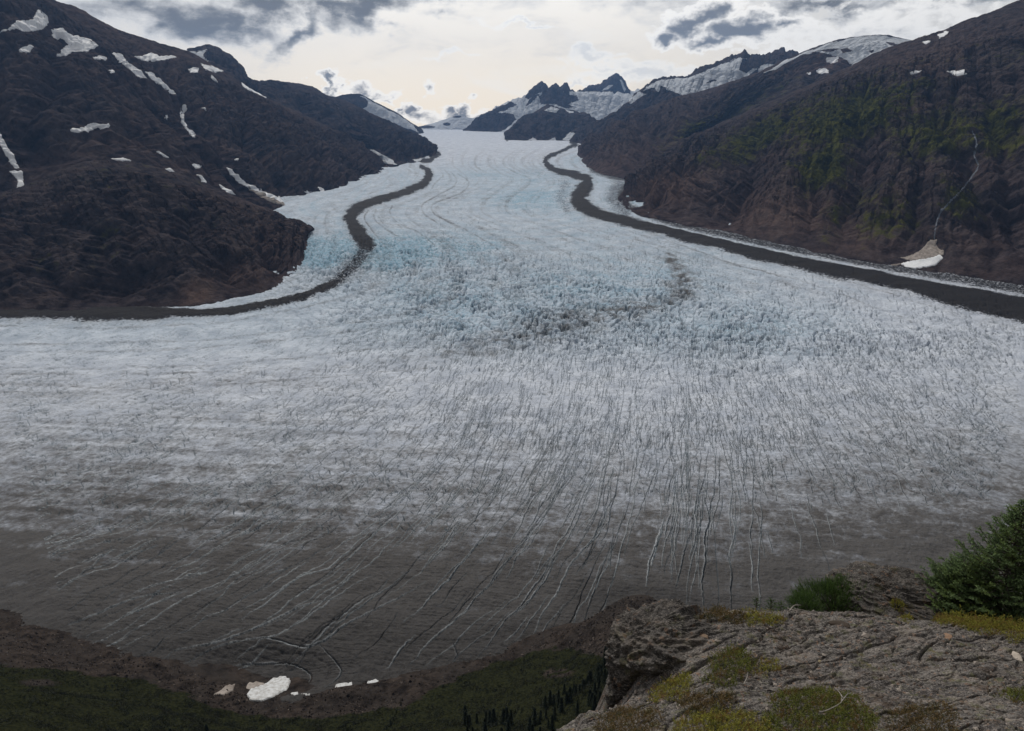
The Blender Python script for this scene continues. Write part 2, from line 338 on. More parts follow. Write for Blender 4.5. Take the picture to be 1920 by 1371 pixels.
def build_glacier():
    az = np.concatenate([np.linspace(-65, -38.5, 60)[:-1], np.linspace(-38.5, 38.5, 1700), np.linspace(38.5, 65, 60)[1:]])
    az = np.radians(az); nc = len(az); c0 = 59; dphi = math.radians(77)/1699
    vv = np.concatenate([np.linspace(1345, 228, 1090)]); dep = PITCH+np.arctan((vv-CY)/F)
    rr = H/np.tan(dep); rr = np.concatenate([np.linspace(60, rr[0], 12)[:-1], rr, np.geomspace(rr[-1], 12900, 14)[1:]])
    nr = len(rr); r0 = 11
    X = rr[:, None]*np.sin(az)[None]; Y = rr[:, None]*np.cos(az)[None]
    Z = G(X, Y); u, v, _ = proj(np.stack([X, Y, Z], -1)); u = u.astype(np.float32); v = v.astype(np.float32)
    X = X.astype(np.float32); Y = Y.astype(np.float32)
    Rr = np.hypot(X, Y)
    # --- masks
    ju = u+4*fbm(X/60, Y/60, 3, 5)+3*fbm(X/16, Y/16, 3, 6); jv = v+2*fbm(X/60, Y/60, 3, 9)+1.5*fbm(X/16, Y/16, 3, 8)
    debris = np.zeros_like(u)
    def band(L, soft=0.6, amt=1.0):
        soft = soft*1.9
        d = linedist(ju, jv, L[:, :2], L[:, 2]*0.74)/(1+0.55*fbm(X/130, Y/130, 3, 15)); return amt*(1-sstep(d, 1-soft*0.5, 1+soft))
    debris = np.maximum(debris, band(MOR_L)); debris = np.maximum(debris, band(MOR_L2, 0.6))
    # the medial moraine breaks up in the icefall
    brk = sstep(-np.hypot((u-665)/90, (v-500)/42), -1.1, -0.6)
    debris *= 1-0.45*brk
    debris = np.maximum(debris, band(MOR_R, 0.6)); debris = np.maximum(debris, band(MOR_R2, 0.9, 0.62))
    debris *= 1-0.8*(0.75+0.5*fbm(X/60, Y/60, 3, 14))*(1-sstep(linedist(u+1.5*fbm(X/40, Y/40, 2, 7), v+1.5*fbm(X/14, Y/14, 3, 7), STREAK[:, :2], STREAK[:, 2]*0.62), 0.4, 1.5))
    debris = np.maximum(debris, 0.5*band(np.array([(1160, 350, 22), (1150, 375, 18), (1175, 400, 10)], float), 1.0))
    debris = np.maximum(debris, 0.42*band(np.array([(1060, 345, 12), (1050, 370, 14), (1065, 395, 10)], float), 1.2))
    debris = np.maximum(debris, band(np.array([(950, 262, 3), (955, 258, 3)], float), 1))
    debris = np.maximum(debris, band(np.array([(1073, 266, 5), (1078, 272, 4)], float), 1))
    dirt = np.zeros_like(u)
    A = linedist(ju, jv, ARC[:, :2], ARC[:, 2])
    dirt = np.maximum(dirt, (0.24+0.42*sstep(u, 700, 1000))*(1-sstep(A, 0.0, 3.2))*(0.6+1.3*fbm(X/28, Y/28, 4, 21)))
    for L in THIN:
        Ls = smooth_line(L, 6); far = np.mean([p[1] for p in L])
        d = linedist(ju if far > 550 else u, jv if far > 550 else v, Ls)
        dirt = np.maximum(dirt, (0.34 if far < 560 else 0.42)*(1-sstep(d, 0.2, 2.6 if far < 560 else 4.5))*(0.75+0.6*fbm(X/50, Y/50, 2, 31)))
    # flow stripes of the upper tongue, walking with the two moraines
    uL = np.interp(v, MOR_L2[:, 1], MOR_L2[:, 0]); uR = np.interp(v, MOR_R[:, 1], MOR_R[:, 0]); ft = (u-uL)/np.maximum(uR-uL, 60)
    fz = sstep(v, 262, 300)*(1-sstep(v, 520, 610)); st = fbm(ft*26, v/90, 4, 25, 0.65)
    dirt = dirt+fz*(0.12+0.55*np.clip(st, -0.1, 1)+0.22*fbm(X/30, Y/60, 3, 26))
    og = fbm((v+26*(ft-0.45)**2*4+3*fbm(ft*5, v/30, 2, 28))/5.0, ft*2.0, 3, 27)
    ogz = sstep(v, 300, 330)*(1-sstep(v, 440, 520)); dirt = dirt+0.25*ogz*np.clip(og, 0, 1)
    # near side gets steadily dirtier towards the moraine slope
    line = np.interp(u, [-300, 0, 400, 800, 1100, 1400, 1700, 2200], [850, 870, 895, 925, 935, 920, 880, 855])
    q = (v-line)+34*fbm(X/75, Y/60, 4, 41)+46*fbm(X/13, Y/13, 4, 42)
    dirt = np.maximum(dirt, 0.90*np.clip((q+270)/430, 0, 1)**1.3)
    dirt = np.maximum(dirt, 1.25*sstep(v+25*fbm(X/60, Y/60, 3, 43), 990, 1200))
    dirt += 0.22*sstep(v, 640, 860)*(fbm(X/26, Y/26, 4, 47)+0.15)
    # flow-banded dirt, long streaks across the view
    strk = fbm(X/300, (Y+0.08*X)/14, 4, 51)
    dirt += 0.17*strk*sstep(v, 640, 1000)+0.22*strk*sstep(v, 590, 650)*(1-sstep(u, 600, 1100))
    dirt += 0.16*np.exp(-((v-720-0.0*u)/22)**2)*(1-sstep(u, 500, 900))*(0.7+fbm(X/40, Y/25, 3, 53))
    dirt += 0.16*fbm(X/18, Y/18, 3, 57)+0.05
    # warm dusty edges beside the moraines
    dirt = np.maximum(dirt, 0.35*(1-sstep(linedist(ju, jv, MOR_R[:, :2], MOR_R[:, 2]), 1, 2.6))*(0.8+fbm(X/40, Y/40, 3, 58)))
    dirt = np.maximum(dirt, 0.35*(1-sstep(linedist(ju, jv, MOR_L2[:, :2], MOR_L2[:, 2]), 1, 2.4)))
    # pools of darker mud near the margin
    dirt = np.clip(dirt, 0, 1.3)
    mud = sstep(-np.hypot((u-1190)/170, (v-1125)/38), -1.1, -0.3)+sstep(-np.hypot((u-900)/260, (v-1240)/60), -1.1, -0.3)+sstep(v+20*fbm(X/50, Y/50, 3, 61), 1110, 1260)
    mudm = np.clip(0.75*np.clip(mud, 0, 1)+0.45*sstep(v+26*fbm(X/45, Y/30, 4, 62), 960, 1140)-0.25*sstep(u, 1250, 1700), 0, 0.95)
    blue = np.zeros_like(u)
    for (a, b, ra, rb, s) in ((600, 476, 40, 24, 2.2), (640, 458, 24, 20, 1.3), (740, 475, 80, 28, 1.5), (860, 470, 90, 34, .5), (990, 372, 80, 20, .5), (1100, 545, 190, 60, .34), (1000, 330, 120, 30, .22), (900, 580, 190, 60, .3),
                              (1180, 370, 40, 30, .35), (1200, 520, 150, 40, .3), (1080, 300, 30, 14, .4), (1400, 620, 260, 60, .22), (820, 545, 120, 40, .3)):
        blue = np.maximum(blue, s*np.exp(-((u-a)/ra)**2-((v-b)/rb)**2)*(0.9+1.0*fbm(X/70, Y/70, 3, 71)))
    blue = np.clip(blue*(0.55+0.9*sstep(fbm(X/11, Y/14, 3, 73), -0.3, 0.3))+0.10+0.22*sstep(v, 290, 330)*(1-sstep(v, 600, 720))*(1-sstep(u, 1350, 1700))+0.5*ogz*np.clip(-og, 0, 1)+0.25*fz*np.clip(-st, 0, 1), 0, 1)
    # --- relief
    Z = Z.astype(np.float32)
    lod = lambda wl: sstep(wl/(Rr*Rr/H*0.00077+0.01), 1.0, 2.5)     # fade wavelengths the mesh cannot carry
    Z += 9*fbm(X/420, Y/420, 3, 81)*sstep(Rr, 600, 1500)
    S = np.clip(np.exp(-(((u-1000)/400)**2+((v-575)/75)**2)**1.2)+0.9*np.exp(-(((u-740)/190)**2+((v-480)/40)**2))+0.55*np.exp(-(((u-1550)/420)**2+((v-640)/75)**2))
                +0.8*np.exp(-(((u-590)/60)**2+((v-500)/45)**2)), 0, 1)
    wx = X+14*fbm(X/40, Y/40, 2, 91); wy = Y+14*fbm(X/40, Y/40, 2, 92)
    cr = np.abs(pn(wx/21, wy/30, 93)); pk = ridged(wx/15, wy/22, 3, 94); pk2 = ridged(wx/7, wy/9, 2, 96)
    ser = 6.2*pk+3.0*pk2*lod(8)-(np.maximum(0, 1-cr*6.5)**1.2)*10+3.0*fbm(X/40, Y/40, 2, 95)
    Z += S*ser*lod(22)*(0.45+0.9*sstep(fbm(X/95, Y/130, 3, 90), -0.35, 0.35))
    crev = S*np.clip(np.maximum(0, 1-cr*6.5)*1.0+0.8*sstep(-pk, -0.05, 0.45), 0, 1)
    Z += 1.5*fbm(X/12, Y/12, 3, 97)*lod(12)+0.55*fbm(X/3.2, Y/3.2, 3, 98)*lod(3.2)
    Z += 4*fbm(X/70, Y/50, 3, 99)
    # runnels on the near ice
    Z += -0.5*np.maximum(0, 1-5*np.abs(pn(X/60, (Y+0.1*X)/5, 101)))*sstep(v, 760, 950)
    Z += 1.6*sstep(debris, 0.2, 0.8)*fbm(X/6, Y/6, 3, 104)*lod(8)
    # raised moraines
    Z += 3.5*sstep(debris, 0.5, 0.95)*sstep(Rr, 1000, 1400)*(0.8+0.5*fbm(X/30, Y/30, 3, 103))
    # sunken bowl by the margin
    bowl = np.hypot((u-500)/170, (v-1255)/62); Z -= 9*(1-sstep(bowl, 0.3, 1.0))
    ba = np.arctan2(-(v-1255)/62, (u-500)/170)
    for k, (rad, a0, a1) in enumerate(((0.98, 0.1, 2.3), (0.70, -0.3, 1.9))): Z -= 1.5*np.maximum(0, 1-np.abs(bowl-rad-0.14*fbm(X/22, Y/22, 3, 107+k))*22)*sstep(ba, a0-0.4, a0+0.2)*(1-sstep(ba, a1-0.3, a1+0.5))*(0.5+0.9*np.abs(fbm(X/9, Y/9, 2, 109)))
    # --- crevasses traced down the strain field
    cre = np.zeros(nr*nc, np.float32); lit_clean = np.zeros(nr*nc, np.float32); sink = np.zeros(nr*nc, np.float32)
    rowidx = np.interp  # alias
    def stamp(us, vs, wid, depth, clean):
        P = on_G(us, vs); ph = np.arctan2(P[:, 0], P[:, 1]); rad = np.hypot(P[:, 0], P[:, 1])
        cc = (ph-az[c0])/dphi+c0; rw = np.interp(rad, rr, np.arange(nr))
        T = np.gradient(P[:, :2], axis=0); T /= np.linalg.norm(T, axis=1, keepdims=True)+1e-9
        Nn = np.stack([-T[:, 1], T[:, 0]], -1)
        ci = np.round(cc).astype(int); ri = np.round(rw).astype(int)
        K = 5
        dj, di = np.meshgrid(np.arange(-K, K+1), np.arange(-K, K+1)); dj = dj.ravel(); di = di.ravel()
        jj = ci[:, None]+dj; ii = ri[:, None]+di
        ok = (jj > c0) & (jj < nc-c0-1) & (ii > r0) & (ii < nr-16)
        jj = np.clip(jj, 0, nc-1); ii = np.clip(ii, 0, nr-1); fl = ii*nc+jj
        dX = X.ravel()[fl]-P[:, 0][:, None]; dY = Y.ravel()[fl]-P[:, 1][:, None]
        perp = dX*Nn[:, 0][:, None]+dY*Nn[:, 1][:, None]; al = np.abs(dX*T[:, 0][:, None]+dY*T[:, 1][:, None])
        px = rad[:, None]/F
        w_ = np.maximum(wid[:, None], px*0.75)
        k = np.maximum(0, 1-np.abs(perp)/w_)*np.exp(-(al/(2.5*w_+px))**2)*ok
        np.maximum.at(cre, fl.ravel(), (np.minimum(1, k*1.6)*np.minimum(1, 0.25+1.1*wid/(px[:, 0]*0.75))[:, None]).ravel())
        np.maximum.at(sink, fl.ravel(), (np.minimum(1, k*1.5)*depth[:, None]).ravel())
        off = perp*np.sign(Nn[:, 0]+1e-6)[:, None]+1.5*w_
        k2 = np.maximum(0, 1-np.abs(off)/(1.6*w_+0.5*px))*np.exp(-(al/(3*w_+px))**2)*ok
        np.maximum.at(lit_clean, fl.ravel(), (k2*clean[:, None]).ravel())  # one-sided pale strip: clean ice plus a painted light-catching edge
    allu, allv, allw, alld, allc = [], [], [], [], []
    rs = np.random.default_rng(3)
    def trace(N, box, Lr, wr, dr, cl, kink=6, acc=None):
        u0 = rs.uniform(box[0], box[2], N); v0 = rs.uniform(box[1], box[3], N)
        keep = 0.7*pn(u0/150, v0/110, 5)+0.6 > rs.random(N)*0.9
        if acc is not None: keep &= rs.random(N) < acc(u0, v0)
        u0 = u0[keep]; v0 = v0[keep]; n = len(u0)
        L = rs.uniform(*Lr, n)**1.0; w0 = rs.uniform(*wr, n); d0 = rs.uniform(*dr, n); c0_ = rs.uniform(*cl, n)*(rs.random(n) < 0.75)
        ns = int(Lr[1]/1.6)+2; cu, cv = u0.copy(), v0.copy(); jit = np.zeros(n); PU = np.zeros((ns, n)); PV = np.zeros((ns, n))
        for s in range(ns):
            PU[s] = cu; PV[s] = cv
            jit = 0.9*jit+rs.normal(0, R(kink), n); a = dirfield(cu, cv)+jit
            # follow upwards in the picture
            a = np.where(np.sin(a) < 0, a+np.pi, a)
            cu = cu+1.6*np.cos(a); cv = cv-1.6*np.sin(a)
        for i in range(n):
            k = max(4, int(L[i]/1.6)); f = np.sin(np.linspace(0.05, 1, k)*np.pi*0.97)**0.6
            allu.append(PU[:k, i]); allv.append(PV[:k, i]); allw.append(w0[i]*f); alld.append(d0[i]*f); allc.append(c0_[i]*f)
    farR = lambda a, b: np.where(a > 1480, 0.35, 1.0)*np.where((a > 1150) & (b > 1150), 0.2, 1.0)
    trace(230, (-80, 980, 1480, 1260), (60, 320), (0.2, 0.55), (1.0, 3), (0.5, 1.0), 4, farR)
    trace(260, (-80, 900, 1600, 1080), (40, 170), (0.2, 0.55), (1.0, 3.5), (0.4, 1.0), 5, farR)
    trace(1300, (-80, 740, 2000, 960), (14, 70), (0.2, 0.5), (1, 3), (0.2, 0.8), 6, lambda a, b: np.where(a < 500, 0.7, 1))
    trace(330, (-80, 640, 2000, 900), (50, 150), (0.12, 0.3), (0.6, 1.8), (0.0, 0.5), 4)
    trace(3800, (400, 620, 2000, 850), (6, 30), (0.22, 0.6), (1.5, 4), (0.0, 0.6), 9, lambda a, b: sstep(a, 300, 900))
    trace(3000, (640, 480, 2000, 700), (4, 16), (0.35, 0.95), (2, 5), (0.0, 0.3), 13)
    trace(2600, (-80, 600, 1000, 860), (5, 26), (0.2, 0.45), (0.7, 2), (0.0, 0.5), 9)
    trace(2000, (1000, 620, 2000, 900), (5, 24), (0.2, 0.5), (1, 3), (0.0, 0.5), 8)
    trace(1500, (780, 300, 1500, 520), (3, 9), (0.4, 0.9), (1, 3), (0.0, 0.3), 14)
    trace(160, (560, 440, 660, 540), (5, 14), (0.6, 1.2), (3, 6), (0.0, 0.3), 14)
    # small cross cracks
    ANCH[:, 2] += 78
    trace(2600, (600, 640, 2000, 930), (4, 16), (0.3, 0.6), (1, 3), (0.0, 0.4), 18)
    trace(900, (-80, 700, 900, 1000), (5, 16), (0.4, 0.8), (1, 2.5), (0.0, 0.2), 16)
    ANCH[:, 2] -= 78
    def special(pts, w0, d0, c0_):
        Ls = smooth_line(pts, 12); seg = np.hypot(*np.diff(Ls, axis=0).T).sum(); k = int(seg/1.2)
        t = np.concatenate([[0], np.cumsum(np.hypot(*np.diff(Ls, axis=0).T))]); q = np.linspace(0, t[-1], k)
        uu = np.interp(q, t, Ls[:, 0]); v_ = np.interp(q, t, Ls[:, 1]); f = np.sin(np.linspace(0.04, 0.97, k)*np.pi)**0.5
        jn = np.cumsum(rs.normal(0, 0.35, k)); jn -= np.linspace(0, jn[-1], k)
        allu.append(uu+jn); allv.append(v_); allw.append(w0*0.5*f); alld.append(d0*0.45*f); allc.append(np.full(k, c0_)*f)
    special([(1247, 972), (1240, 1005), (1226, 1035), (1218, 1062), (1212, 1100)], 1.0, 6, 1.5)
    special([(1243, 985), (1236, 1010), (1228, 1035), (1222, 1060)], 1.6, 3, 2.0)
    special([(1262, 960), (1250, 985), (1246, 1010)], 1.0, 6, 1.0)
    special([(1327, 905), (1322, 940), (1331, 975), (1322, 1005), (1324, 1050), (1318, 1090), (1320, 1150)], 1.3, 9, 0.6)
    special([(1365, 1035), (1372, 1070), (1370, 1100), (1372, 1140)], 1.2, 9, 0.3)
    special([(1295, 1000), (1282, 1040), (1275, 1070), (1268, 1100)], 1.0, 7, 0.5)
    special([(1425, 940), (1430, 980), (1424, 1005)], 0.8, 5, 0.5)
    special([(1150, 990), (1148, 1035), (1145, 1070)], 0.8, 5, 0.3)
    special([(350, 1240), (380, 1222), (440, 1203), (510, 1196), (570, 1208), (600, 1200), (640, 1175), (720, 1135), (800, 1090)], 1.3, 6, 0.7)
    special([(310, 1235), (330, 1218), (400, 1205), (470, 1180), (560, 1140), (640, 1120)], 1.3, 6, 0.7)
    special([(420, 1238), (480, 1230), (540, 1230), (575, 1245), (580, 1265), (560, 1285)], 1.2, 6, 0.5)
    special([(600, 1205), (630, 1235), (640, 1260), (610, 1290)], 0.9, 5, 0.5)
    special([(850, 1205), (858, 1225), (850, 1238)], 1.0, 5, 0.3)
    special([(95, 1180), (180, 1150), (260, 1120), (340, 1112)], 1.1, 6, 0.6)
    special([(200, 1170), (270, 1140), (350, 1110)], 1.2, 6, 0.9)
    special([(240, 1245), (280, 1225), (320, 1190)], 1.0, 5, 0.2)
    for a in range(0, len(allu), 400):
        s = slice(a, a+400)
        stamp(np.concatenate(allu[s]), np.concatenate(allv[s]), np.concatenate(allw[s]), np.concatenate(alld[s]), np.concatenate(allc[s]))
    cre = cre.reshape(nr, nc); lit_clean = lit_clean.reshape(nr, nc); sink = sink.reshape(nr, nc)
    Z -= sink*(1-0.5*sstep(Rr, 1500, 2500)); Z += lit_clean*0.6
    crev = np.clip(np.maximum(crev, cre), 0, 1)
    lit_clean = np.clip(lit_clean*1.5, 0, 1)*sstep(dirt, 0.2, 0.6)
    P = np.stack([X, Y, Z], -1)
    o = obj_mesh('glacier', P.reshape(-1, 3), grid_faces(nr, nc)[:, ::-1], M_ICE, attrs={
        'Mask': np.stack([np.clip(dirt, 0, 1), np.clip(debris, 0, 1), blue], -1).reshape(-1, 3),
        'Crev': np.stack([crev, np.clip(lit_clean, 0, 1), mudm*(1-0.85*np.clip(lit_clean, 0, 1))], -1).reshape(-1, 3)})
    tag(o, 'wide grey-white glacier flowing down the valley, cut by crevasses', 'glacier', kind='structure')
build_glacier()

# ================================================================== MOUNTAINS
def resample(P, n, pw=None):
    P = np.asarray(P, float); t = np.concatenate([[0], np.cumsum(np.linalg.norm(np.diff(P, axis=0), axis=1))]); t /= t[-1]
    q = np.linspace(0, 1, n); return np.stack([np.interp(q, t, P[:, k]) for k in range(P.shape[1])], -1)
class Loft: pass
def loft(name, base, ridge, ns, nt, amp=1.0, bulge=0.0, seed=0, back=400, mids=(), basedrop=40, ridge_amp=0.25, scale=1.0, matched=False, jag=4.0):
    """base: (u,v[,Y]); ridge: (u,v,Y); both walk left to right. mids: list of (t, [(u,v,Y)...])"""
    def world(L):
        L = [tuple(p) if len(p) == 3 else (p[0], p[1], float(on_G(p[0], p[1])[1])) for p in L]
        L = smooth_line(L, 6); return at_Y(L[:, 0], L[:, 1], L[:, 2])
    if matched:
        par = lambda L: np.stack([np.interp(np.linspace(0, len(L)-1, ns), np.arange(len(L)), L[:, k]) for k in range(3)], -1)
        Bq = par(world(base)); Rq = par(world(ridge))
    else: Bq = resample(world(base), ns); Rq = resample(world(ridge), ns)
    Rq[:, 2] += jag*(fbm(np.linspace(0, ns/14, ns), np.full(ns, 3.3), 4, seed, 0.65)+0.5*ridged(np.linspace(0, ns/22, ns), np.full(ns, 7.3), 2, seed+2))*np.clip(np.linalg.norm(Rq-Bq, axis=1)/(260*scale), 0, 1)
    rows = [(0.0, Bq)]+[(t, resample(world(L), ns)) for t, L in mids]+[(1.0, Rq)]
    nb, nf = 30, 8
    T = np.linspace(0, 1, nt); P = np.zeros((nt, ns, 3)); ks = [r[0] for r in rows]
    for i, t in enumerate(T):
        k = min(max(np.searchsorted(ks, t)-1, 0), len(rows)-2); a, b = rows[k], rows[k+1]
        f = (t-a[0])/(b[0]-a[0]); P[i] = a[1]*(1-f)+b[1]*f
        P[i, :, 2] += bulge*np.sin(np.pi*t)*(Rq[:, 2]-Bq[:, 2])
    if len(rows) > 2:      # relax kinks between the guide rows
        for _ in range(int(nt*0.6)): P[1:-1] = P[1:-1]*0.5+0.25*(P[:-2]+P[2:])
    dirb = np.stack([Rq[:, 0]-Bq[:, 0], Rq[:, 1]-Bq[:, 1]], -1); dirb /= np.linalg.norm(dirb, axis=1, keepdims=True)+1e-9
    sm = np.ones(41)/41; dirb = np.stack([np.convolve(np.pad(dirb[:, k], 20, 'edge'), sm, 'valid') for k in (0, 1)], -1)
    bk = []
    for j in range(1, nb+1):
        q = j/nb; A = Rq.copy(); hb = np.clip(np.linalg.norm(Rq-Bq, axis=1)/(300*scale), 0.03, 1); A[:, :2] += dirb*back*1.5*q*hb[:, None]; A[:, 2] -= back*(0.15*q+0.85*q*q)*np.maximum(hb, 0.1); bk.append(A)
    fr = []
    for j in range(nf, 0, -1):
        A = Bq.copy(); A[:, :2] -= dirb*basedrop*0.7*j/nf; A[:, 2] -= basedrop*(j/nf)**1.3; fr.append(A)
    P = np.concatenate([np.array(fr), P, np.array(bk)])
    n = P.shape[0]
    Sx = np.zeros((n, ns)); Sx[:, 1:] = np.cumsum(np.linalg.norm(np.diff(P, axis=1), axis=2), axis=1); Sx = np.broadcast_to(Sx[nf+nt//2], (n, ns)).copy()
    Tx = np.zeros((n, ns)); Tx[1:] = np.cumsum(np.linalg.norm(np.diff(P, axis=0), axis=2), axis=0)
    S = (Sx/scale).astype(np.float32); Tt = (Tx/scale).astype(np.float32)
    Nn = grid_normals(P); Nn *= np.sign(Nn[..., 2:3]+1e-9)
    tt = np.concatenate([np.zeros(nf), T, 1+np.arange(1, nb+1)/nb])[:, None]
    env = sstep(tt, 0.0, 0.14)*(1-(1-ridge_amp)*sstep(tt, 0.72, 0.99))+0.10
    env = env*(1-0.5*sstep(tt, 1, 1.5))
    wS = S+70*fbm(S/260, Tt/260, 3, seed+1)+0.25*Tt*pn(S/900, Tt/900, seed+2); wT = Tt+60*fbm(S/200, Tt/200, 2, seed+3)
    lump = fbm(S/300, Tt/260, 5, seed+19); fine = fbm(wS/30, wT/34, 5, seed+15, 0.6)
    bench = pn(S/400, (Tt+0.35*S)/70, seed+23)
    D = 60*lump+12*np.abs(bench)+16*fbm(S/110, Tt/90, 4, seed+31)+8*ridged(S/60, Tt/45, 3, seed+33)
    # drainage: water walks down the slope row by row, gathers and carves
    dx = np.median(np.diff(S[nf+nt//2]))+1e-6; dT = np.median(np.diff(Tt[:, ns//2]))+1e-6
    acc = np.full((n, ns), dx*dT, np.float64); rt = D+5*fbm(S/22, Tt/22, 3, seed+41)+2*fbm(S/6, Tt/6, 2, seed+44)
    lat = max(1, int(round(0.9*dT/dx))); offs = np.arange(-lat, lat+1); jj = np.arange(ns)
    for i in range(nf+nt, 0, -1):
        cand = np.clip(jj[:, None]+offs, 0, ns-1); best = cand[jj, np.argmin(rt[i-1][cand]+0.25*np.abs(offs)*dx*0.3, axis=1)]
        np.add.at(acc[i-1], best, acc[i])
    carve = 0.028*np.power(acc, 0.59); carve = np.minimum(carve, 110)
    carve[nf+nt+1:] = 0
    Dc = (D-carve).astype(np.float32)
    for sl_, cap in ((0.8, 1), (0.75, 2), (0.7, 4), (0.65, 8), (0.6, 16), (0.5, 32)):
        for _ in range(2):
            r_ = np.roll(Dc, cap, 1)+sl_*dx*cap; r_[:, :cap] = 1e9; l_ = np.roll(Dc, -cap, 1)+sl_*dx*cap; l_[:, -cap:] = 1e9
            Dc = np.minimum(Dc, np.minimum(r_, l_))
    gul = sstep(acc, 3000, 60000).astype(np.float32); hollow = np.clip((D-Dc)/30, 0, 1)
    D = Dc+5.5*fine+3.0*ridged(wS/18, wT/22, 4, seed+47)*(1-0.5*hollow)+22
    D = D*amp*scale
    height = np.clip(np.linalg.norm(Rq-Bq, axis=1)/(260*scale), 0.02, 1)[None, :]; env = env*height
    q_ = np.linspace(0, 1, ns)[None, :]; env = env*(0.15+0.85*sstep(q_, 0, 0.05)*sstep(1-q_, 0, 0.05))
    g1, g2, g3 = gul, hollow, fine
    P = P+Nn*(D*env)[..., None]
    L = Loft(); L.name = name; L.P = P; L.N = grid_normals(P); L.N *= np.sign(L.N[..., 2:3]+1e-9); L.t = np.broadcast_to(tt, (n, ns))
    L.u, L.v, _ = proj(P); L.S = S; L.T = Tt; L.n = n; L.ns = ns; L.g = (g1, g2, g3, lump); L.nf = nf; L.nt = nt
    L.veg = np.zeros((n, ns), np.float32); L.snow = np.zeros((n, ns), np.float32); L.rust = np.zeros((n, ns), np.float32)
    return L
def done(L, label):
    g1, g2, g3, lump = L.g
    edge = np.clip(sstep(-g2+0.9*g3, -0.35, 0.35), 0, 1)*0.55  # pale crest rock over dark gullies; paints relief shading into the colour
    o = obj_mesh(L.name, L.P.reshape(-1, 3), grid_faces(L.n, L.ns), M_MTN, attrs={
        'Zone': np.stack([L.veg, L.snow, L.rust], -1).reshape(-1, 3), 'Rock': np.stack([edge, g2], -1).reshape(-1, 2)})
    tag(o, label, 'mountain', kind='structure'); L.obj = o; return L
def jit(L, a, s, seed): return L.u+a*fbm(L.S/s, L.T/s, 3, seed), L.v+a*0.7*fbm(L.S/s, L.T/s, 3, seed+5)
def paint(L, field, polys, amt=1.0, a=6, s=60, seed=50, tmax=1.0):
    u, v = jit(L, a, s, seed); A = getattr(L, field)
    for p in polys:
        m = inpoly(u, v, p) & (L.t <= tmax); A[m] = np.maximum(A[m], amt)
def blob(L, field, u0, v0, ru, rv, amt, rot=0):
    c, s = math.cos(R(rot)), math.sin(R(rot)); du = L.u-u0; dv = L.v-v0
    A = getattr(L, field); k = amt*np.exp(-((du*c-dv*s)/ru)**2-((du*s+dv*c)/rv)**2)
    np.maximum(A, k, out=A)
def drape(L, poly, label, mat=None, name='snow_patch', cat='snow patch', lift=1.6, jitter=2.3, group='snow patches lying on the mountain sides', sc=25, seed=1):
    """a thin mound of snow that follows the slope under it; its rim is sunk into the ground"""
    u = L.u+jitter*fbm(L.S/sc, L.T/sc, 3, 200+seed)*2; v = L.v+jitter*fbm(L.S/sc, L.T/sc, 3, 207+seed)*1.4
    xs = [p[0] for p in poly]; ys = [p[1] for p in poly]
    near = (L.u > min(xs)-12) & (L.u < max(xs)+12) & (L.v > min(ys)-12) & (L.v < max(ys)+12) & (L.t <= 1.02)
    ins = np.zeros(near.shape, bool); ii = np.where(near); ins[ii] = inpoly(u[ii], v[ii], poly)
    if ins.sum() < 6: print('drape empty', label, ins.sum()); return None
    def grow(m, up):
        o_ = m.copy()
        for ax in (0, 1):
            for d_ in (1, -1): o_ = (o_ | np.roll(m, d_, ax)) if up else (o_ & np.roll(m, d_, ax))
        return o_
    for _ in range(4): ins = grow(ins, True)      # close the small creases inside one patch
    for _ in range(4): ins = grow(ins, False)
    facing = ((L.N*(np.array([0, 0, H])-L.P)).sum(-1) > 0)
    cell = ins[:-1, :-1] | ins[1:, :-1] | ins[:-1, 1:] | ins[1:, 1:]
    left = set(zip(*(k.tolist() for k in np.where(cell)))); best_ = []
    while left:                                   # keep the one largest connected piece
        stk = [left.pop()]; comp = []
        while stk:
            i0, j0 = stk.pop(); comp.append((i0, j0))
            for q in ((i0+1, j0), (i0-1, j0), (i0, j0+1), (i0, j0-1)):
                if q in left: left.remove(q); stk.append(q)
        if sum(facing[q] for q in comp) > sum(facing[q] for q in best_): best_ = comp
    fi, fj = np.array(best_).T; a = fi*L.ns+fj; Fc = np.stack([a, a+1, a+L.ns+1, a+L.ns], -1)
    used, inv = np.unique(Fc, return_inverse=True); Fc = inv.reshape(Fc.shape)
    I = ins.ravel()[used].astype(float)[:, None]
    V = L.P.reshape(-1, 3)[used]+L.N.reshape(-1, 3)[used]*np.where(I > 0, lift, -0.8*lift)
    c = V.mean(0); c[2] = V[:, 2].min(); o = obj_mesh(name, V-c, Fc, mat or M_SNOW); o.location = c
    sb = o.modifiers.new('round', 'SUBSURF'); sb.levels = 1; sb.render_levels = 2
    tag(o, label, cat, group); return o

# ---- left lower spur
L1 = loft('hill', base=[(-420, 590), (-200, 592), (0, 588), (160, 586), (300, 577), (400, 567), (470, 555), (515, 540), (545, 519), (563, 495), (572, 470), (576, 452), (578, 438)],
          ridge=[(-420, 330, 1750), (-200, 355, 1800), (-40, 372, 1850), (60, 352, 1900), (130, 318, 1960), (210, 306, 2030), (270, 312, 2080), (340, 335, 2130), (410, 362, 2200), (470, 385, 2280), (515, 403, 2320), (545, 416, 2340), (566, 427, 2320), (577, 437, 2300)],
          ns=900, nt=330, amp=0.95, bulge=0.06, seed=3, back=160, scale=0.75, matched=True, basedrop=30)
L1.veg += 0.20*sstep(L1.t, 0.2, 0.5); blob(L1, 'veg', 180, 470, 110, 40, 0.40, 30); blob(L1, 'veg', 250, 350, 120, 14, 0.36); blob(L1, 'veg', 60, 500, 90, 50, .38)
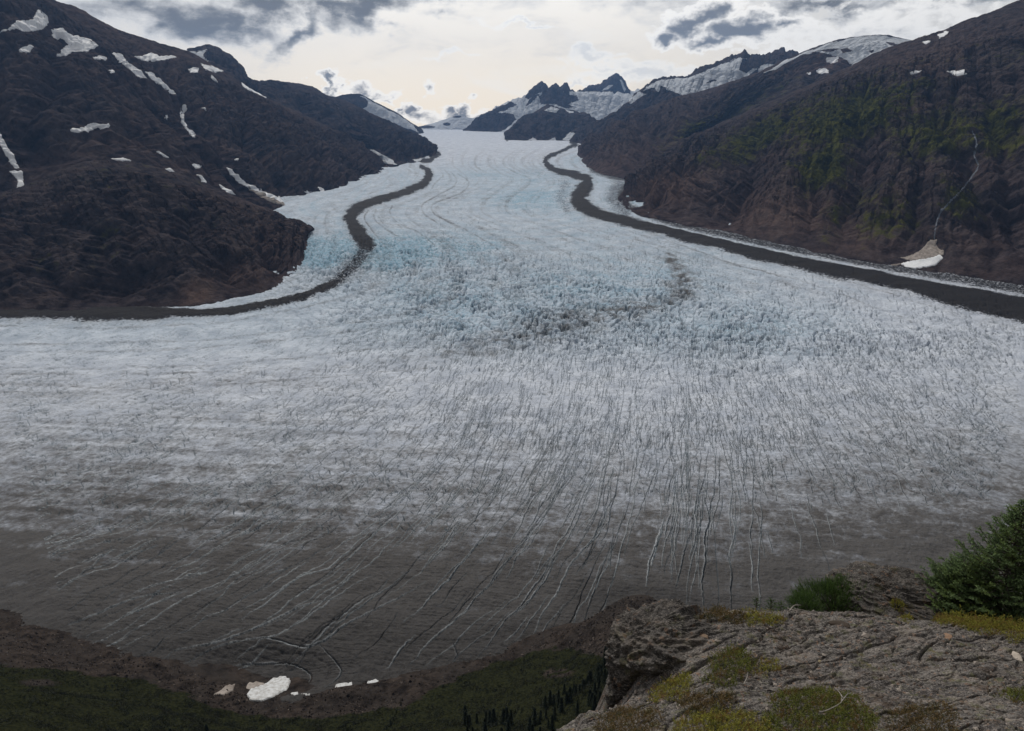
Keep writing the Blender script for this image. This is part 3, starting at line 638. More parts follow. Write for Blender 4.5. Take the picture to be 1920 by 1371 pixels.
blob(L1, 'rust', 370, 548, 34, 22, 1.4, 30); blob(L1, 'rust', 520, 460, 80, 60, .4); blob(L1, 'rust', 460, 520, 70, 35, .5); blob(L1, 'rust', 480, 400, 80, 18, .4, -20)
done(L1, 'dark rounded spur at the left, brown rock with a little green')
# ---- main left mountain
L2 = loft('mountain', base=[(-500, 340, 1850), (-200, 365, 1880), (-40, 382, 1930), (60, 362, 1985), (130, 330, 2045), (210, 318, 2110), (270, 325, 2165), (340, 348, 2220), (410, 374, 2290), (470, 397, 2370), (515, 414, 2430), (548, 424, 2520), (580, 402, 2790), (640, 386, 3000), (690, 366, 3350), (735, 343, 3900), (746, 330, 4300), (752, 322, 4700)],
          ridge=[(-500, -330, 3000), (-250, -190, 3050), (0, -55, 3150), (95, 0, 3200), (145, 17, 3250), (205, 52, 3300), (300, 86, 3450), (362, 103, 3600), (440, 150, 3800), (490, 182, 3950), (565, 217, 4150), (640, 254, 4350), (700, 296, 4500), (740, 322, 4750)],
          ns=1250, nt=620, amp=1.0, bulge=-0.03, seed=11, back=300, ridge_amp=0.12)
L2.veg += 0.10*sstep(L2.v, 120, 250); L2.rust += 0.55*np.clip(fbm(L2.S/260, L2.T/160, 3, 60)+0.25, 0, 1)
done(L2, 'big dark left mountain streaked with snow patches')
# ---- peak behind it
L3 = loft('mountain', base=[(300, 130, 3800), (400, 160, 4000), (480, 210, 4200), (560, 240, 4400)],
          ridge=[(300, 112, 5600), (350, 102, 5600), (372, 97, 5600), (390, 93, 5600), (412, 101, 5600), (432, 118, 5600), (452, 142, 5600), (480, 160, 5650), (560, 185, 5700)],
          ns=260, nt=160, amp=1.0, seed=31, jag=16, back=300, ridge_amp=0.2, scale=1.4)
paint(L3, 'snow', [[(340, 98), (372, 96), (388, 92), (380, 104), (392, 118), (380, 122), (360, 112)]], a=3)
done(L3, 'blue-grey pointed peak behind the left mountain shoulder')
# ---- second spur
L4 = loft('mountain', base=[(470, 200, 4150), (530, 225, 4300), (590, 250, 4400), (650, 280, 4550), (695, 312, 4700), (730, 312), (752, 308), (775, 305), (800, 300), (816, 292), (820, 288)],
          ridge=[(470, 158, 5600), (500, 155, 5600), (530, 155, 5700), (575, 162, 5800), (622, 182, 5900), (680, 206, 6000), (725, 228, 6100), (770, 256, 6200), (800, 275, 6250), (818, 285, 6300)],
          ns=600, nt=300, amp=0.9, seed=41, back=300, ridge_amp=0.2, scale=1.3, matched=True)
paint(L4, 'snow', [[(682, 282), (700, 280), (735, 300), (745, 309), (720, 307), (700, 296)], [(773, 300), (800, 294), (806, 297), (785, 304)]], a=3)
done(L4, 'brown rounded mountain behind the left one, sloping to the glacier')
# ---- snow dome beyond
L5 = loft('mountain', base=[(600, 262, 7600), (680, 260, 7800), (740, 262, 8000), (775, 258, 8400), (795, 250, 8800)],
          ridge=[(610, 182, 8000), (630, 184, 8000), (660, 177, 8100), (682, 181, 8200), (710, 197, 8300), (745, 214, 8500), (772, 231, 8700), (792, 243, 8900)],
          ns=260, nt=140, amp=0.8, seed=51, jag=8, back=300, ridge_amp=0.15, scale=1.8)
paint(L5, 'snow', [[(675, 180), (690, 190), (688, 200), (675, 208), (700, 222), (730, 228), (760, 240), (785, 248), (775, 234), (745, 215), (710, 198), (685, 183)], [(640, 200), (660, 205), (665, 212), (645, 206)]], a=3)
done(L5, 'distant snow-streaked dome at the left of the valley head')
# ---- far centre snow hill
F1 = loft('hill', base=[(740, 246, 11500), (800, 247, 11500), (860, 246, 11500), (930, 248, 11500), (980, 250, 11500)],
          ridge=[(740, 244, 11800), (785, 238, 11800), (810, 232, 11800), (835, 224, 11800), (858, 218, 11800), (880, 221, 11800), (905, 224, 11800), (935, 233, 11800), (980, 240, 11800)],
          ns=260, nt=60, amp=0.35, seed=61, back=300, scale=1.2)
F1.snow += 0.9; 
for p in ((795, 238, 22, 3), (857, 219, 9, 2.2), (838, 233, 7, 3)): F1.snow -= 1.0*np.exp(-((F1.u-p[0])/p[2])**2-((F1.v-p[1])/p[3])**2)
F1.snow = np.clip(F1.snow, 0, 1)
done(F1, 'low snow-covered hill closing the valley head')
# ---- far right peaks
R1 = loft('mountain', base=[(868, 243, 9600), (920, 243, 9300), (960, 243, 9000), (1010, 243, 8800), (1100, 243, 8800), (1200, 240, 8800)],
          ridge=[(872, 242, 9800), (900, 224, 9800), (930, 203, 9800), (958, 191, 9800), (986, 184, 9800), (993, 171, 9800), (1007, 162, 9800), (1016, 157, 9800), (1024, 161, 9800), (1027, 169, 9800), (1036, 161, 9800), (1041, 157, 9800),
                 (1048, 163, 9800), (1056, 161, 9800), (1062, 157, 9800), (1067, 168, 9800), (1080, 173, 9800), (1100, 172, 9800), (1140, 174, 9800), (1185, 180, 9800), (1230, 186, 9800)],
          ns=620, nt=260, amp=0.8, seed=71, jag=38, back=300, ridge_amp=0.12, scale=1.6)
R1.snow[:] = 0.9*(R1.u > 925)*sstep(R1.v, 165, 178)
def unpaint(L, polys, a=4, s=60, seed=80):
    u, v = jit(L, a, s, seed)
    for p in polys: L.snow[inpoly(u, v, p)] = 0
unpaint(R1, [[(860, 245), (930, 203), (958, 190), (968, 196), (950, 206), (935, 212), (962, 213), (967, 224), (956, 236), (940, 246), (900, 256), (860, 256)],
             [(985, 184), (992, 170), (1015, 155), (1026, 160), (1025, 168), (1005, 176), (990, 188)], [(1010, 180), (1030, 166), (1045, 172), (1068, 172), (1064, 185), (1045, 195), (1015, 196), (1012, 190)],
             [(1040, 152), (1070, 152), (1070, 170), (1060, 172), (1040, 166)], [(1040, 196), (1060, 178), (1083, 179), (1084, 188), (1065, 196), (1075, 200), (1062, 204)], [(985, 200), (1000, 178), (1012, 176), (998, 192)]])
done(R1, 'far jagged peaks with steep snowfields right of the valley head')
R1b = loft('mountain', base=[(946, 262, 7200), (965, 265, 7000), (1010, 266, 6900), (1050, 266, 6900), (1085, 263, 6900), (1120, 258, 7000)],
           ridge=[(948, 258, 7500), (962, 238, 7600), (985, 222, 7800), (1010, 207, 7900), (1030, 200, 7900), (1050, 206, 7900), (1075, 212, 7900), (1100, 216, 7800), (1107, 226, 7700), (1120, 240, 7500)],
           ns=360, nt=150, amp=0.9, seed=91, jag=24, back=200, ridge_amp=0.2, scale=1.4)
paint(R1b, 'snow', [[(1020, 208), (1034, 200), (1048, 204), (1044, 211)], [(1060, 206), (1078, 210), (1068, 213)], [(1055, 262), (1068, 248), (1078, 250), (1066, 264)], [(990, 262), (1000, 258), (1010, 266)], [(1025, 263), (1040, 258), (1045, 266)]], a=3)
done(R1b, 'dark blue buttress standing in the upper glacier')
R2 = loft('mountain', base=[(1060, 200, 11500), (1130, 200, 11500), (1200, 200, 11500), (1280, 200, 11500)],
          ridge=[(1080, 178, 12000), (1095, 168, 12000), (1105, 163, 12000), (1118, 161, 12000), (1126, 160, 12000), (1135, 151, 12000), (1146, 144, 12000), (1154, 141, 12000), (1165, 146, 12000), (1172, 156, 12000), (1180, 170, 12000),
                 (1195, 171, 12000), (1210, 166, 12000), (1225, 172, 12000), (1280, 176, 12000)],
          ns=320, nt=110, amp=0.7, seed=95, jag=45, back=300, ridge_amp=0.1, scale=1.6)
paint(R2, 'snow', [[(1128, 170), (1142, 160), (1150, 159), (1140, 168)], [(1162, 150), (1166, 150), (1174, 168), (1170, 172)], [(1182, 170), (1212, 164), (1230, 172), (1230, 182), (1182, 180)]], a=1.5)
done(R2, 'dark pyramid peak on the far skyline')
# ---- snowy ridge, middle right
R3 = loft('mountain', base=[(1068, 266), (1078, 268), (1100, 268, 6300), (1150, 262, 6100), (1250, 240, 6000), (1400, 220, 6000), (1600, 180, 6000)],
          ridge=[(1070, 262, 7000), (1110, 240, 7000), (1150, 214, 7000), (1185, 190, 7000), (1205, 170, 7000), (1222, 155, 7000), (1240, 148, 7000), (1285, 144, 7000), (1300, 136, 7000), (1312, 128, 7000), (1345, 120, 7000), (1360, 112, 7000), (1372, 106, 7000), (1390, 102, 7000), (1398, 99, 7000), (1408, 106, 7000),
                 (1430, 106, 7100), (1448, 100, 7100), (1466, 93, 7100), (1474, 97, 7100), (1486, 95, 7100), (1496, 104, 7100), (1520, 112, 7100), (1600, 120, 7100)],
          ns=760, nt=300, amp=0.8, seed=101, jag=32, back=300, ridge_amp=0.1, scale=1.4)
paint(R3, 'snow', [[(1208, 168), (1222, 156), (1240, 149), (1290, 146), (1345, 124), (1385, 108), (1400, 110), (1392, 128), (1420, 128), (1405, 140), (1350, 165), (1310, 178), (1285, 180), (1250, 168), (1235, 172), (1225, 165)],
                   [(1178, 188), (1200, 172), (1212, 176), (1195, 186), (1182, 196)], [(1425, 124), (1440, 120), (1470, 122), (1420, 140)]], a=4, tmax=1.01)
unpaint(R3, [[(1235, 172), (1240, 160), (1250, 165), (1248, 174)], [(1320, 158), (1340, 146), (1342, 152)], [(1383, 130), (1392, 110), (1410, 112), (1412, 128), (1400, 138)]], a=3)
done(R3, 'blue shaded mountain with broad snowfields, middle right')
# ---- middle right slope with the snow dome
R4 = loft('mountain', base=[(1086, 280), (1084, 292), (1100, 312), (1125, 325), (1160, 332), (1190, 338), (1215, 332, 4350), (1262, 306, 4330), (1352, 250, 4250), (1460, 205, 4050), (1598, 145, 3850), (1712, 100, 3700), (1850, 70, 3600)],
          ridge=[(1084, 276, 5800), (1120, 255, 5600), (1165, 228, 5500), (1210, 205, 5400), (1260, 186, 5300), (1300, 176, 5300), (1345, 164, 5300), (1390, 148, 5300), (1430, 133, 5300), (1480, 110, 5300), (1520, 94, 5300), (1560, 80, 5300), (1610, 70, 5300), (1650, 68, 5300), (1712, 77, 5300), (1780, 90, 5300), (1850, 120, 5300)],
          ns=900, nt=420, amp=0.85, seed=111, back=300, ridge_amp=0.1, scale=1.2, matched=False)
R4.veg += 0.0; blob(R4, 'veg', 1290, 250, 110, 22, 0.6, 28); blob(R4, 'veg', 1420, 190, 120, 30, 0.5, 28); blob(R4, 'veg', 1330, 220, 150, 40, .35, 30)
R4.rust += 0.4*np.clip(fbm(R4.S/260, R4.T/160, 3, 60)+0.3, 0, 1); blob(R4, 'rust', 1540, 120, 100, 18, .9, 15); blob(R4, 'rust', 1180, 300, 90, 25, .5, 20)
paint(R4, 'snow', [[(1430, 137), (1480, 110), (1520, 94), (1560, 80), (1610, 69), (1650, 66), (1715, 76), (1680, 90), (1640, 112), (1598, 124), (1588, 112), (1560, 103), (1535, 98), (1500, 104), (1470, 122), (1445, 133)]], a=5, tmax=1.01)
unpaint(R4, [[(1535, 96), (1560, 90), (1575, 92), (1560, 97)], [(1575, 92), (1590, 90), (1600, 96), (1580, 100)], [(1628, 96), (1640, 93), (1636, 99)], [(1660, 78), (1675, 80), (1690, 87), (1670, 85)], [(1520, 99), (1530, 96), (1530, 102)]], a=3)
done(R4, 'brown slope right of the glacier topped by a smooth snow dome')
# ---- big right mountain
R5 = loft('mountain', base=[(1196, 340), (1178, 352), (1160, 370), (1170, 388), (1200, 404), (1240, 411), (1330, 431), (1400, 446), (1470, 461), (1560, 478), (1640, 492), (1720, 505), (1820, 520), (1940, 538), (2150, 575), (2500, 640)],
          ridge=[(1197, 336, 4250), (1225, 316, 4200), (1262, 292, 4150), (1312, 252, 4100), (1352, 232, 4000), (1400, 214, 3900), (1460, 186, 3800), (1530, 156, 3700), (1598, 124, 3600), (1650, 98, 3500), (1712, 78, 3400), (1770, 60, 3350), (1830, 34, 3300), (1925, -2, 3200), (2150, -110, 3100), (2500, -250, 3000)],
          ns=1300, nt=700, amp=1.05, bulge=0.02, seed=121, back=350, ridge_amp=0.1, matched=True)
R5.veg += 0.26*sstep(R5.t, 0.25, 0.5)*(1-sstep(R5.t, 0.75, 0.9))
for b in ((1420, 255, 130, 40, .8, 30), (1600, 215, 190, 60, .9, 20), (1540, 320, 100, 60, .8, 45), (1750, 240, 130, 75, .7, 10), (1880, 240, 90, 80, .75, 0), (1650, 400, 110, 60, .6, 0), (1800, 380, 60, 60, .5, 0), (1560, 400, 60, 50, .6, 0), (1340, 285, 70, 20, .6, 25), (1380, 300, 60, 25, .6, 30)): blob(R5, 'veg', *b)
L = R5; L.rust += 0.45*np.clip(fbm(L.S/200, L.T/200, 3, 66)+0.35, 0, 1)*(1-sstep(L.t, 0.4, 0.6))
for b in ((1480, 400, 110, 50, .8, 0), (1260, 350, 70, 35, .9, 20), (1620, 450, 90, 40, .6, 0), (1750, 110, 120, 30, .5, 15), (1700, 200, 60, 15, .5, 0)): blob(R5, 'rust', *b)
done(R5, 'big dark right mountain with mossy green upper slopes')

# ---- snow patches, each of them draped on its slope
PL = [
 (L2, [(-20, 62), (15, 56), (30, 40), (60, 38), (72, 18), (88, 30), (92, 42), (82, 54), (50, 60), (30, 54), (5, 60)], 'large two-lobed snow patch near the top left corner'),
 (L2, [(96, 56), (118, 52), (130, 66), (162, 72), (186, 86), (165, 96), (135, 98), (112, 110), (104, 106), (126, 84), (118, 72), (100, 74)], 'large snow patch with a hooked tail right of the top left pair'),
 (L2, [(36, 92), (58, 85), (62, 90), (52, 101), (44, 96), (36, 100)], 'small ragged patch below the top left snow'),
 (L2, [(174, 108), (190, 106), (204, 113), (188, 111), (175, 112)], 'thin snow sliver below the hooked patch'),
 (L2, [(209, 98), (232, 103), (240, 118), (262, 132), (275, 148), (262, 146), (240, 128), (222, 114)], 'diagonal snow gully high on the left mountain'),
 (L2, [(248, 106), (266, 106), (284, 98), (294, 104), (286, 108), (320, 104), (332, 108), (312, 112), (290, 116), (262, 112)], 'ragged horizontal snow patch under the left skyline'),
 (L2, [(272, 134), (288, 138), (298, 150), (312, 160), (320, 166), (330, 176), (316, 172), (300, 158), (284, 150)], 'broken snow streak ending the diagonal gully'),
 (L2, [(204, 132), (216, 130), (222, 134), (208, 137)], 'tiny snow dot left of the diagonal gully'),
 (L2, [(352, 130), (362, 126), (374, 128), (372, 136), (358, 137)], 'small snow patch just below the left skyline'),
 (L2, [(376, 117), (400, 126), (420, 134), (404, 136), (384, 130)], 'wedge of snow on the skyline below the blue peak'),
 (L2, [(396, 141), (403, 146), (408, 156), (398, 150)], 'small snow tick below the skyline wedge'),
 (L2, [(450, 152), (470, 166), (500, 180), (525, 187), (500, 184), (478, 174), (460, 166)], 'long tapering snow strip along the left shoulder'),
 (L2, [(342, 196), (350, 196), (350, 208), (344, 216), (346, 232), (352, 238), (368, 260), (362, 258), (342, 234), (338, 214)], 'snake-like vertical snow streak mid slope'),
 (L2, [(131, 242), (155, 240), (172, 231), (208, 234), (206, 239), (178, 242), (150, 249), (134, 247)], 'wing-shaped snow patch alone on the dark left face'),
 (L2, [(204, 299), (230, 296), (248, 301), (228, 303)], 'thin lens of snow above the rounded spur'),
 (L2, [(294, 283), (302, 284), (320, 297), (306, 295)], 'small slanting triangle of snow mid left mountain'),
 (L2, [(306, 317), (318, 315), (332, 323), (318, 324)], 'small flat snow patch below the slanting triangle'),
 (L2, [(358, 308), (374, 307), (376, 317), (366, 316)], 'small square snow patch beside the gully'),
 (L2, [(367, 327), (378, 330), (389, 341), (380, 341)], 'small slanted snow patch below the square one'),
 (L2, [(409, 346), (420, 350), (443, 365), (430, 363), (415, 354)], 'slanted snow streak just above the spur crest'),
 (L2, [(-30, 236), (2, 250), (14, 276), (30, 300), (36, 318), (28, 318), (12, 292), (0, 268), (-20, 250)], 'long snow gully at the left picture edge'),
 (L2, [(16, 322), (40, 320), (46, 344), (36, 364), (30, 356), (34, 338)], 'blunt snow patch at the foot of the left edge gully'),
 (L2, [(306, 220), (312, 217), (316, 221), (310, 224)], 'tiny snow speck mid left mountain'),
 (L2, [(595, 350), (602, 351), (622, 370), (616, 371), (600, 362)], 'small snow streak near the ice edge'),
 (L2, [(674, 337), (684, 341), (706, 351), (700, 353), (684, 346)], 'snow sliver beside the glacier tributary'),
 (L2, [(652, 354), (662, 356), (674, 362), (660, 360)], 'little snow streak between two slivers by the ice'),
 (L2, [(568, 357), (580, 360), (592, 368), (578, 364)], 'faint snow sliver left of the ice edge streak'),
 (L2, [(378, 203), (388, 203), (386, 207)], 'tiny white snow dot right of the vertical streak'),
 (L2, [(440, 298), (448, 298), (446, 303), (440, 302)], 'tiny round snow spot above the scree streak'),
 (R5, [(1706, 136), (1720, 131), (1726, 134), (1712, 141)], 'small snow streak high on the right mountain'),
 (R5, [(1772, 133), (1800, 134), (1812, 140), (1796, 144), (1784, 138)], 'ragged snow patch high on the right mountain'),
 (R5, [(1758, 66), (1775, 58), (1780, 62), (1762, 72)], 'snow strip just below the right skyline'),
 (R5, [(1728, 80), (1744, 76), (1738, 83)], 'small snow chip on the right skyline'),
 (R4, [(1528, 133), (1545, 129), (1556, 132), (1550, 138), (1538, 139)], 'snow patch below the dome, left of two'),
 (R4, [(1549, 108), (1572, 107), (1570, 119), (1551, 119)], 'small snow patch close under the snow dome'),
 (R4, [(1537, 156), (1550, 148), (1552, 152), (1542, 158)], 'slanting snow patch at the foot of the red-brown slope'),
 (R4, [(1512, 138), (1523, 136), (1520, 141)], 'tiny snow patch left of the pair below the dome'),
 (R5, [(1688, 496), (1706, 489), (1735, 486), (1762, 478), (1770, 484), (1752, 498), (1728, 503), (1700, 503)], 'clean white snow toe of the avalanche fan at the right'),
]
for k, (Lf, poly, lab) in enumerate(PL):
    drape(Lf, poly, lab, seed=k, lift=2.0)
drape(L2, [(424, 313), (434, 320), (455, 338), (490, 358), (530, 372), (562, 382), (580, 387), (560, 388), (520, 378), (485, 364), (450, 344), (430, 324)], 'long dirty snow tongue running down to the glacier', M_SNOW, seed=60)
drape(L2, [(456, 342), (490, 364), (530, 380), (566, 389), (545, 390), (500, 376), (468, 356)], 'greyish debris-covered lower edge of the long snow tongue', M_DIRTY, seed=61)
drape(R5, [(1745, 448), (1756, 450), (1752, 462), (1768, 470), (1770, 478), (1735, 487), (1708, 489), (1684, 485), (1712, 478), (1730, 465)], 'dirty beige upper part of the avalanche snow fan', M_DIRTY, seed=62)
drape(R5, [(1655, 498), (1680, 494), (1700, 491), (1680, 499)], 'small dirty snow scrap left of the avalanche fan', M_DIRTY, seed=63)
def ribbon(pts, w):
    P = smooth_line(pts, 6); d = np.gradient(P, axis=0); d /= np.linalg.norm(d, axis=1, keepdims=True)+1e-9; n = np.stack([-d[:, 1], d[:, 0]], -1)
    return [tuple(p) for p in P+n*w]+[tuple(p) for p in (P-n*w)[::-1]]
drape(R5, ribbon([(1822, 245), (1832, 270), (1826, 290), (1834, 312), (1820, 335), (1800, 360), (1775, 385), (1760, 405), (1754, 430), (1752, 448)], 1.1), 'thin mountain stream falling down the dark gully above the snow fan', M_WATER, 'mountain_stream', 'stream', 0.7, 0.3, group=None, seed=64)

# ================================================================== NEAR SLOPE
def mat_slope():
    m = material('near_slope_ground'); w = NT(m.node_tree)
    pos = w.n('ShaderNodeTexCoord').outputs['Object']; veg, ice, _ = w.sep(w.attr('Zone'))[:3]
    nf = w.noise(pos, 0.12, 7, 0.7); nb = w.noise(pos, 0.03, 5, 0.6); nq = w.noise(pos, 0.6, 4, 0.7)
    br = w.mix(w.ss(nf, 0.3, 0.7), (0.016, 0.0135, 0.0125), (0.066, 0.053, 0.046)); br = w.mix(w.ss(nb, 0.45, 0.65, 0, .6), br, (0.040, 0.036, 0.034))
    br = w.mix(w.ss(nq, 0.62, 0.75, 0, .5), br, (0.13, 0.11, 0.095))
    gr = w.mix(w.ss(nq, 0.35, 0.65), (0.010, 0.012, 0.007), (0.032, 0.034, 0.016))
    vf = w.m('ADD', veg, w.m('MULTIPLY', w.m('SUBTRACT', nf, 0.5), 1.2))
    finish(w, w.mix(w.ss(vf, 0.35, 0.65), br, gr), 0.9, w.m('ADD', nf, w.m('MULTIPLY', nq, 0.2)), 0.9, 2.5, 0.0)
    return m
M_SLOPE = mat_slope()
def slope_point(u, v, Ye, s):      # where the view ray meets a slope rising at gradient s from distance Ye
    dx, dy, dz = ray(u, v); k = dz/dy; Y = (H-Ye*s)/(-k-s); return at_Y(u, v, Y)
def build_slope():
    E = [(-500, 1120), (-200, 1130), (0, 1152), (120, 1190), (240, 1222), (330, 1248), (400, 1278), (470, 1306), (560, 1308), (640, 1292), (720, 1280), (850, 1247), (960, 1212), (1060, 1180, 440),
         (1120, 1152, 428), (1165, 1124, 425), (1195, 1117, 425), (1220, 1120, 425), (1240, 1138, 425), (1262, 1170, 425), (1330, 1215), (1500, 1240), (1900, 1262), (2400, 1285)]
    b = []
    for p in E: b.append(at_Y(*p) if len(p) == 3 else on_G(p[0], p[1]))
    b = np.array(b); n0 = len(E); rows = []
    foot = b.copy(); foot[:, 1] += 40; foot[:, 2] = -12; rows.append(foot)
    ed = b.copy(); ed[:, 2] -= 0; rows.append(ed)
    for dv, s in ((40, 0.22), (90, 0.42), (None, 0.55)):
        rows.append(np.array([slope_point(p[0], (p[1]+dv if dv else max(1400, p[1]+150)), q[1]+(0 if q[2] < 5 else q[2]/s*1.0), s) for p, q in zip(E, b)]))
    near = np.stack([np.linspace(-90, 70, n0), np.full(n0, 28.0), np.full(n0, 335.0)], -1); rows.append(near)
    rows.append(near*[1, 0, 1]+[0, -60, 66])
    par = lambda L, n: np.stack([np.interp(np.linspace(0, len(L)-1, n), np.arange(len(L)), L[:, k]) for k in range(3)], -1)
    ns = 1000; RW = [par(smooth_line(r, 5), ns) for r in rows]
    cnt = [14, 60, 110, 220, 120, 20]; P = []
    for k in range(len(RW)-1):
        for q in np.linspace(0, 1, cnt[k], endpoint=False): P.append(RW[k]*(1-q)+RW[k+1]*q)
    P = np.array(P); n = len(P); kk = 14
    for _ in range(14): P[kk+2:-2] = P[kk+2:-2]*0.5+0.25*(P[kk+1:-3]+P[kk+3:-1])
    L = Loft(); L.name = 'hillside'; S = P[..., 0].astype(np.float32); T = P[..., 1].astype(np.float32)
    Nn = grid_normals(P); Nn *= np.sign(Nn[..., 2:3]+1e-9)
    rr = np.arange(n)[:, None]; env = sstep(rr, 4, 40)*0.9+0.1; env = env*(1-0.9*sstep(T*0+rr, n-150, n-60))
    D = 7*fbm(S/70, T/70, 4, 301)+2.2*fbm(S/16, T/16, 4, 302)+1.6*ridged(S/25+0.3*fbm(S/30, T/30, 2, 3), T/40, 3, 303)+0.6*fbm(S/3.5, T/3.5, 3, 304)
    P = P+Nn*(D*env)[..., None]
    L.P = P; L.N = grid_normals(P); L.N *= np.sign(L.N[..., 2:3]+1e-9); L.S = S; L.T = T; L.n = n; L.ns = ns
    L.t = np.broadcast_to(np.minimum(rr/n, 1), (n, ns)); L.u, L.v, _ = proj(P)
    gl = np.interp(L.u, [-300, 0, 90, 150, 300, 370, 420, 520, 640, 760, 800, 860, 930, 1000, 1060, 1110, 1160, 1300], [1225, 1245, 1250, 1262, 1280, 1310, 1335, 1345, 1338, 1326, 1300, 1268, 1240, 1222, 1212, 1225, 1245, 1230])
    q = L.v-gl+16*fbm(S/18, T/18, 4, 311); L.veg = sstep(q, -7, 12).astype(np.float32)
    L.veg *= 1-0.9*np.exp(-((L.u-1045)/40)**2-((L.v-1262)/12)**2)*(fbm(S/8, T/8, 3, 5) > -0.1)-0.8*np.exp(-((L.u-75)/50)**2-((L.v-1280)/9)**2)
    o = obj_mesh('hillside', P.reshape(-1, 3), grid_faces(n, ns), M_SLOPE, attrs={'Zone': np.stack([L.veg, L.veg*0, L.veg*0], -1).reshape(-1, 3)})
    tag(o, 'brown moraine and scrub-covered slope below the viewpoint', 'hillside', kind='structure')
    return L
SL = build_slope()
GS = 'snow remnants at the foot of the near slope'
drape(SL, [(462, 1303), (472, 1290), (500, 1282), (512, 1271), (535, 1268), (545, 1276), (540, 1292), (520, 1303), (490, 1316), (470, 1314)], 'bright white snow slab in the hollow at the bottom left', M_SNOWN, lift=1.0, jitter=1.0, group=GS, sc=9, seed=70)
drape(SL, [(400, 1303), (415, 1294), (425, 1285), (440, 1284), (436, 1296), (420, 1304)], 'beige dirty snow scrap left of the bright slab', M_DIRTY, lift=0.8, jitter=0.8, group=GS, sc=9, seed=71)
drape(SL, [(460, 1292), (466, 1280), (490, 1278), (500, 1281), (486, 1289), (470, 1295)], 'pinkish dirty snow behind the bright slab', M_DIRTY, lift=0.8, jitter=0.8, group=GS, sc=9, seed=72)
drape(SL, [(624, 1289), (634, 1281), (662, 1278), (660, 1285), (640, 1288)], 'small white snow wedge right of the bright slab', M_SNOWN, lift=0.8, jitter=0.6, group=GS, sc=9, seed=73)
drape(SL, [(682, 1279), (692, 1272), (706, 1272), (712, 1279), (696, 1281)], 'rightmost small white snow wedge at the ice margin', M_SNOWN, lift=0.8, jitter=0.6, group=GS, sc=9, seed=74)
drape(SL, [(536, 1303), (556, 1298), (566, 1301), (584, 1300), (580, 1304), (550, 1304)], 'thin snow sliver just right of the bright slab', M_SNOWN, lift=0.8, jitter=0.6, group=GS, sc=9, seed=75)

# ================================================================== FOLIAGE
def mat_leaf(name, a, b, c=None, scale=0.5):
    m = material(name); w = NT(m.node_tree)
    pos = w.n('ShaderNodeTexCoord').outputs['Object']; t = w.sep(w.attr('Tint'))
    n = w.noise(pos, scale, 3, 0.6)
    col = w.mix(t[0], a, b)
    if c: col = w.mix(w.ss(n, 0.5, 0.62), col, c)
    p = w.n('ShaderNodeBsdfPrincipled', None, Base_Color=col, Roughness=0.6); p.inputs['Specular IOR Level'].default_value = 0.3
    tr = w.n('ShaderNodeBsdfTranslucent', None, Color=col); mx = w.n('ShaderNodeMixShader', None, i0=0.25, i1=p, i2=tr)
    o = w.n('ShaderNodeOutputMaterial'); w.t.links.new(mx.outputs[0], o.inputs[0]); return m
M_ALDER = mat_leaf('alder_leaves', (0.006, 0.009, 0.005), (0.027, 0.033, 0.013), (0.020, 0.021, 0.009), 0.08)
M_FIRF = mat_leaf('far_needles', (0.006, 0.012, 0.006), (0.022, 0.034, 0.012))
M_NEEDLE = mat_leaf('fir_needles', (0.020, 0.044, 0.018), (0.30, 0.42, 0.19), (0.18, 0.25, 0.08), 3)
M_JUNI = mat_leaf('juniper_needles', (0.020, 0.046, 0.012), (0.10, 0.17, 0.035), None)
M_HE_Y = mat_leaf('yellow_heather', (0.065, 0.072, 0.012), (0.36, 0.34, 0.055), (0.20, 0.12, 0.035), 9)
M_HE_G = mat_leaf('green_heather', (0.026, 0.040, 0.008), (0.19, 0.21, 0.035), (0.15, 0.09, 0.03), 7)
M_HE_R = mat_leaf('russet_heather', (0.045, 0.032, 0.014), (0.20, 0.135, 0.05), (0.055, 0.060, 0.018), 8)
def mat_simple(name, a, b, sc, rough=0.85, bd=0.01):
    m = material(name); w = NT(m.node_tree); pos = w.n('ShaderNodeTexCoord').outputs['Object']
    n = w.noise(pos, sc, 6, 0.65); finish(w, w.mix(w.ss(n, 0.3, 0.7), a, b), rough, n, 0.7, bd, 0.25); return m
M_BARK = mat_simple('bark', (0.05, 0.042, 0.036), (0.13, 0.115, 0.10), 25)
M_DEAD = mat_simple('weathered_wood', (0.16, 0.145, 0.13), (0.34, 0.31, 0.28), 30)
def rand_dirs(n, rs, up=0.0):
    d = rs.normal(size=(n, 3)); d[:, 2] += up; d /= np.linalg.norm(d, axis=1, keepdims=True)+1e-9; return d
def quads(c, d, w_, l_, rs):
    """leaf quads at c along d with half width w_ and length l_"""
    n = len(c); s = np.cross(d, rand_dirs(n, rs)); s /= np.linalg.norm(s, axis=1, keepdims=True)+1e-9
    w_ = np.broadcast_to(np.asarray(w_), (n,))[:, None]; l_ = np.broadcast_to(np.asarray(l_), (n,))[:, None]
    V = np.stack([c, c+d*l_*0.5+s*w_, c+d*l_, c+d*l_*0.5-s*w_], 1).reshape(-1, 3)
    return V, np.arange(4*n).reshape(n, 4)
